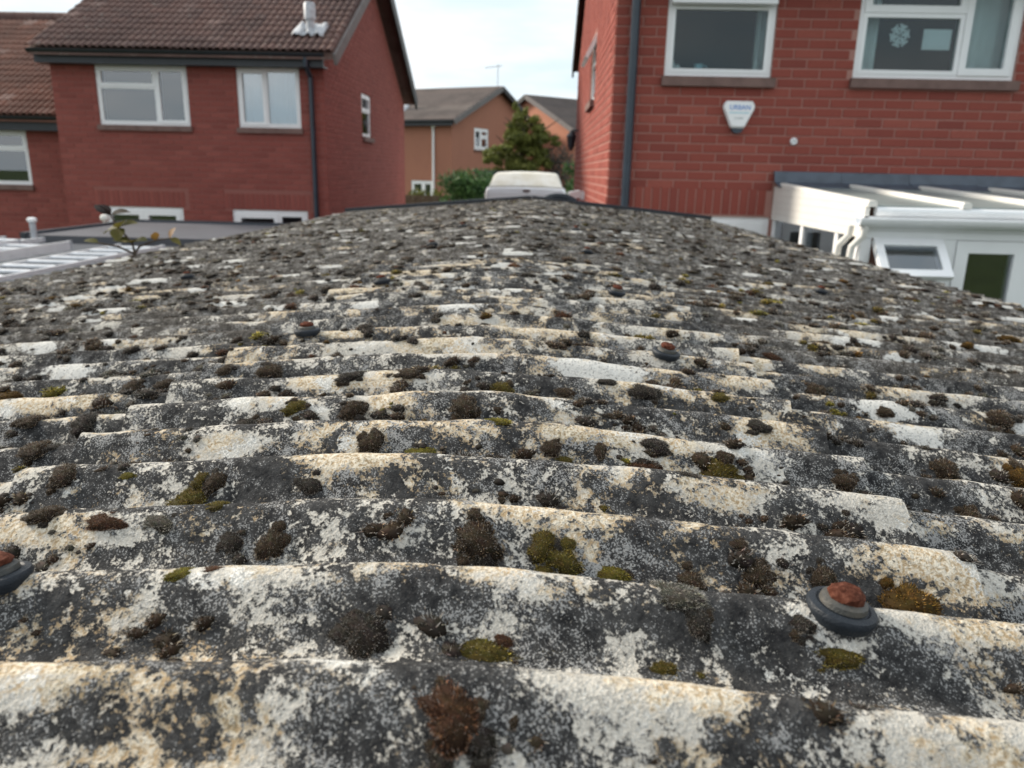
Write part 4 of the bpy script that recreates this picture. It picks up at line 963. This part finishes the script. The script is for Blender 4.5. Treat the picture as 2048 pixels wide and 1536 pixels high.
mb = MB(); loft(mb, [vsec(VY + .06, K - .335, K - .315, K - .30, .79, .74), vsec(VY + .5, K - .32, K - .1, K - .045, .72, .60), vsec(VY + 1.2, K - .32, K - .04, K - .002, .70, .55), vsec(VY + 2.6, K - .32, K - .06, K - .02, .70, .55), vsec(VY + 3.2, K - .32, K - .28, K - .25, .66, .5)])
mb.build('raised_roof', M['vancream'], vn)
for s in (-1, 1): MB().box(IDF, -.27 + (.012 if s > 0 else -.80), -.27 + (.80 if s > 0 else -.012), .45, K - .42, -(VY - .004), -(VY - .03)).build('rear_door', M['vanwhite'], vn)
MB().box(IDF, -.34, -.20, K - .40, K - .36, -(VY - .002), -(VY - .035)).build('brake_light', M['rust'], vn)
for s in (-1, 1):
    for yy in (VY + .9, VY + 3.7):
        MB().lathe((-.27 + s * .78, yy, .33), [(.2, -.09), (.33, -.09), (.33, .09), (.2, .09)], 20, Matrix.Rotation(R_(90), 3, 'Y')).build('wheel', M['black'], vn)
fe = thing('fence', 'weathered timber fence behind the hedge and van', 'fence', (-1.2, 23, 0))
for i in range(48):
    xx = -5.8 + i * .152; MB().box(IDF, xx, xx + .142, .02, K - .72 + random.uniform(-.015, .015), -23.02, -23.0).build('board', M['timber'], fe)
MB().box(IDF, -5.8, 1.5, .5, .58, -23.08, -23.021).build('rail', M['timber'], fe); MB().box(IDF, -5.8, 1.5, 1.5, 1.58, -23.08, -23.021).build('rail', M['timber'], fe)
dk = thing('outbuilding', 'dark flat-roofed outbuilding between the hedge and the tree', 'outbuilding', (-.6, 25, 0))
MB().box(IDF, -1.9, .5, 0, K - .1, -26.6, -24.6).build('wall', M['timber'], dk); MB().box(IDF, -2.0, .6, K - .098, K + .03, -26.7, -24.5).build('roof', M['feltdark'], dk)

def foliage(name, blobs, n, size, mat, parent, shell=.55, seed=3, stretch=1.0):
    """blobs: (x, y, z, rx, ry, rz); leaves scattered through the clumps"""
    r3 = np.random.default_rng(seed); vol = np.array([b[3] * b[4] * b[5] for b in blobs]) ** .75; pick = r3.choice(len(blobs), n, p=vol / vol.sum()); B = np.array(blobs)[pick]
    d = r3.normal(0, 1, (n, 3)); d /= np.linalg.norm(d, axis=1)[:, None]; rad = (shell + (1 - shell) * r3.random(n)) ** 1.0
    C = B[:, :3] + d * B[:, 3:] * rad[:, None] * (1 + .12 * r3.normal(0, 1, (n, 1)))
    nn = d + r3.normal(0, .6, (n, 3)); nn /= np.linalg.norm(nn, axis=1)[:, None]; a = np.cross(nn, r3.normal(0, 1, (n, 3))); a /= np.linalg.norm(a, axis=1)[:, None]; b = np.cross(nn, a)
    s = size * r3.uniform(.6, 1.4, (n, 1)); V = np.stack([C - a * s * .5, C + b * s * .28 * stretch, C + a * s * .6, C - b * s * .28 * stretch], 1).reshape(-1, 3)
    A = np.repeat(np.clip(r3.beta(2, 2, n) * .7 + .3 * (r3.random(len(blobs))[pick]), 0, 1), 4)
    me = np_mesh(name, V, np.arange(4 * n).reshape(-1, 4), mat, False, {'bv': ('FLOAT', A)}, 4); return link(bpy.data.objects.new(name, me), parent)
hg = thing('hedge_bush', 'rounded dark green evergreen bush left of the white van', 'bush', (-1.95, 21.2, 0))
bl = [(-1.9 + random.uniform(-.62, .62), 21.2 + random.uniform(-.5, .5), K - .45 + random.uniform(-.9, .3), random.uniform(.25, .42), random.uniform(.25, .42), random.uniform(.2, .36)) for _ in range(46)]
bl += [(-1.95, 21.2, K - 1.2, .8, .6, 1.0), (-1.9, 21.2, K - .45, .55, .5, .42)]
foliage('foliage', bl, 9000, .085, M['hedge'], hg, .6, 5)
MB().tube([(-1.95, 21.2, 0), (-1.93, 21.2, .8), (-1.9, 21.2, 1.7)], [.07, .06, .03]).build('trunk', M['bark'], hg, True)
tr = thing('tree', 'open yellow-green tree with bare grey side in front of the far gables', 'tree', (-.55, 27, 0))
bl = [(-.78, 27, K + 1.95, .16, .16, .28), (-.85, 27, K + 1.55, .32, .3, .3), (-.35, 27, K + 1.45, .35, .3, .25), (-.95, 27, K + 1.1, .45, .4, .3), (-.2, 27, K + 1.0, .45, .4, .33), (-1.3, 27, K + .75, .42, .4, .25), (-.7, 27, K + .75, .5, .4, .3), (-.05, 27, K + .55, .42, .4, .32), (-1.55, 27, K + .45, .3, .3, .2), (-1.0, 27, K + .25, .5, .4, .3), (-.4, 27, K + .1, .6, .4, .35), (.35, 27, K + 1.05, .26, .2, .14), (-.6, 27, K - .4, .7, .5, .4)]
bl2 = []
for b in bl:
    for _ in range(5): bl2.append((b[0] + random.gauss(0, b[3] * .55), b[1] + random.gauss(0, .3), b[2] + random.gauss(0, b[5] * .55), b[3] * .62, b[4] * .62, b[5] * .62))
foliage('crown', bl2, 24000, .10, M['treeleaf'], tr, .35, 8)
bl3 = [(.45 + random.uniform(-.35, .55), 27 + random.uniform(-.3, .3), K + .15 + random.uniform(-1.3, .75), .28, .25, .4) for _ in range(26)]
foliage('dead_crown', bl3, 3200, .13, M['dead'], tr, .3, 9, .35)
tk = Vector((-.5, 27, 0))
MB().tube([tk, tk + Vector((.02, 0, 1.4)), tk + Vector((-.1, 0, 2.8)), tk + Vector((-.25, 0, 4.2))], [.14, .11, .08, .03]).build('trunk', M['bark'], tr, True)
for k in range(16):
    z = 1.6 + k * .16; a = random.choice((-1, 1)); e = tk + Vector((a * random.uniform(.5, 1.0) + (.25 if a > 0 else 0), random.uniform(-.3, .3), z + random.uniform(.3, .8)))
    MB().tube([tk + Vector((-.05, 0, z)), (tk + Vector((-.05, 0, z)) + e) / 2 + Vector((0, 0, -.05)), e], [.045, .03, .01], 7).build('limb', M['bark'], tr, True)
sb = thing('shrub', 'dark green shrub squeezed beside the sunlit side wall', 'shrub', (1.2, 24, 0))
foliage('foliage', [(1.15 + random.uniform(-.25, .35), 24 + random.uniform(-.3, .3), K - .5 + random.uniform(-.8, .75), .26, .26, .25) for _ in range(18)], 2600, .10, M['hedge'], sb, .5, 12)
MB().tube([(1.2, 24, 0), (1.2, 24, 1.6)], [.05, .02]).build('stem', M['bark'], sb, True)
# low planting along the foot of the far house
lp = thing('low_hedge', 'low olive hedge at the foot of the far orange house', 'hedge', (-4.4, 26, 0))
foliage('foliage', [(-5.6 + i * .13, 26 + random.uniform(-.2, .2), K - 1.1 + random.uniform(-.5, .25), .3, .3, .28) for i in range(20)], 3200, .11, M['treeleaf'], lp, .5, 14)
MB().tube([(-4.4, 26, 0), (-4.4, 26, 1.4)], [.04, .02]).build('stem', M['bark'], lp, True)

def far_house(label, P0, th, wg, wf, ze, tan, gable_left, wins_front, wins_gable, base=0):
    """P0 near corner; gable runs from P0 along angle th, the long side runs from P0 the other way"""
    h = thing('house', label, 'house', (P0[0], P0[1], base))
    G = Vector((math.cos(th), math.sin(th), 0)); Fv = Vector((-math.sin(th), math.cos(th), 0)) if not gable_left else Vector((math.sin(th), -math.cos(th), 0))
    O = Vector((P0[0], P0[1], 0)); nG, nF = -Fv, -G
    fG = F(O, G, nG); fF = F(O, Fv, nF)
    wm = MB(); core(wm, fG, wg, base, ze, [w[0] for w in wins_gable]); core(wm, F(O + G * 0 + Fv * .2, Fv, nF), wf - .2, base, ze, [(w[0][0] - .2, w[0][1] - .2, w[0][2], w[0][3]) for w in wins_front])
    zr = ze + tan * wg / 2
    wm.prism([fG.p(.02, ze, -.002), fG.p(wg - .02, ze, -.002), fG.p(wg / 2, zr - .02, -.002)], Fv * .2)
    wm.box(F(O + Fv * wf, G, Fv), 0, wg, base, ze, -.2, 0); wm.box(F(O + G * wg + Fv * .2, Fv, G), 0, wf - .4, base, ze, -.2, 0)
    wm.build('wall', M['brick_far'], h)
    ov = .25; mb = MB(); q0, q1 = -ov, wf + ov
    poly = [(-ov, ze - ov * tan), (wg / 2, zr), (wg + ov, ze - ov * tan), (wg + ov, ze - ov * tan + .12), (wg / 2, zr + .12), (-ov, ze - ov * tan + .12)]
    A = [O + G * a + Vector((0, 0, z)) + Fv * q0 for a, z in poly]; B = [O + G * a + Vector((0, 0, z)) + Fv * q1 for a, z in poly]
    mb.add(A + B, [(0, 1, 4, 5), (1, 2, 3, 4), (6, 11, 10, 7), (7, 10, 9, 8)] + [(i, i + 6, (i + 1) % 6 + 6, (i + 1) % 6) for i in range(6)])
    rf = mb.build('roof', M['tile_far'], h)
    for s in (0, 1):
        a = O + G * (-ov if s == 0 else wg + ov) + Vector((0, 0, ze - ov * tan + .02)) - Fv * (ov + .02); b = O + G * (wg / 2) + Vector((0, 0, zr + .02)) - Fv * (ov + .02)
        MB().bar(a, b, .025, .10).build('barge_board', M['verge'] if s == 0 else M['barge'], h)
    # courses of tiles, lapped, on the slope in view
    Sx = (G * (wg / 2 + ov) + Vector((0, 0, zr - ze + ov * tan))).normalized(); ln = (G * (wg / 2 + ov) + Vector((0, 0, zr - ze + ov * tan))).length; Nn = Vector((-Sx.z * G.x, -Sx.z * G.y, (G * Sx.dot(G)).length))
    O2 = O - G * ov + Vector((0, 0, ze - ov * tan + .125)) - Fv * ov; tb = MB()
    for r in range(int(ln / .33)):
        c = O2 + Sx * (r * .33); tb.bar(c + Sx * .16 + Nn * .012, c + Sx * .16 + Nn * .012 + Fv * (wf + 2 * ov), .17, .012, up=tuple((Nn + Sx * -.09).normalized()), a=random.random() * .9 + .05)
    tag(tb.build('tiling', M['tile_far'], rf), kind='stuff')
    c = O - G * (ov + .05) + Vector((0, 0, ze - ov * tan + .06)); gutter(h, c - Fv * ov, c + Fv * (wf + ov), M['black'])
    MB().bar(c + G * .04 - Fv * .2 + Vector((0, 0, -.06)), c + G * .04 + Fv * wf + Vector((0, 0, -.06)), .02, .11).build('fascia', M['black'], h)
    for w, cells in wins_front: window(h, fF, *w, cells=cells, t=.08, sash=(0, 1, 2), sill=False, curtains=((.02, .3),))
    for w, cells in wins_gable: window(h, fG, *w, cells=cells, t=.08, sash=(0, 1, 2), sill=True, curtains=((.02, .3),))
    return h, O, G, Fv, fG, fF, zr
c2 = ((0, .45, 0, 1), (.45, 1, 0, .62), (.45, 1, .62, 1))
h, O, G, Fv, fG, fF, zr = far_house('far orange brick house with dark gable seen between the two near houses', (-3.55, 32.2), R_(64), 7.4, 9.0, K + 1.93, .41, False,
    [((3.3, 4.4, K + .7, K + 1.75), c2), ((.9, 2.0, K - 1.7, K - .42), c2)], [((1.75, 2.95, K + .88, K + 1.75), c2)])
MB().tube([fF.p(.85, K + 1.7, .1), fF.p(.85, K + 1.5, .06), fF.p(.85, .2, .06)], .05).build('downpipe', M['upvc'], h, True)
MB().lathe(fF.p(.85, K + 1.62, .06), [(.06, 0), (.12, .12), (.12, .2)], 8).build('hopper', M['upvc'], h)
flue(*(O + Fv * 3.2 + G * .9 + Vector((0, 0, K + 2.45))), 1.5, 'white flue on the dark roof of the far house')
ap = O + G * 3.7 + Vector((0, 0, zr)); ta = thing('tv_aerial', 'thin television aerial above the far gable', 'aerial', ap)
MB().tube([ap, ap + Vector((0, 0, 1.0))], .018, 6).build('mast', M['leadpale'], ta); MB().tube([ap + Vector((-.55, 0, .85)), ap + Vector((.2, 0, .95))], .012, 6).build('boom', M['leadpale'], ta)
for k in range(5): c = ap + Vector((-.5 + k * .15, 0, .857 + k * .02)); MB().tube([c + Vector((0, -.2, 0)), c + Vector((0, .2, 0))], .009, 6).build('element', M['leadpale'], ta)
h2, O2, G2, Fv2, *_ = far_house('second far house with orange gable behind the tree', (1.55, 37.0), R_(128), 7.0, 9.0, K + 1.9, .46, True, [], [])
flue(*(O2 + Fv2 * 2.2 + G2 * .9 + Vector((0, 0, K + 2.45))), 1.5, 'white flue on the second far roof beside the sunlit wall')
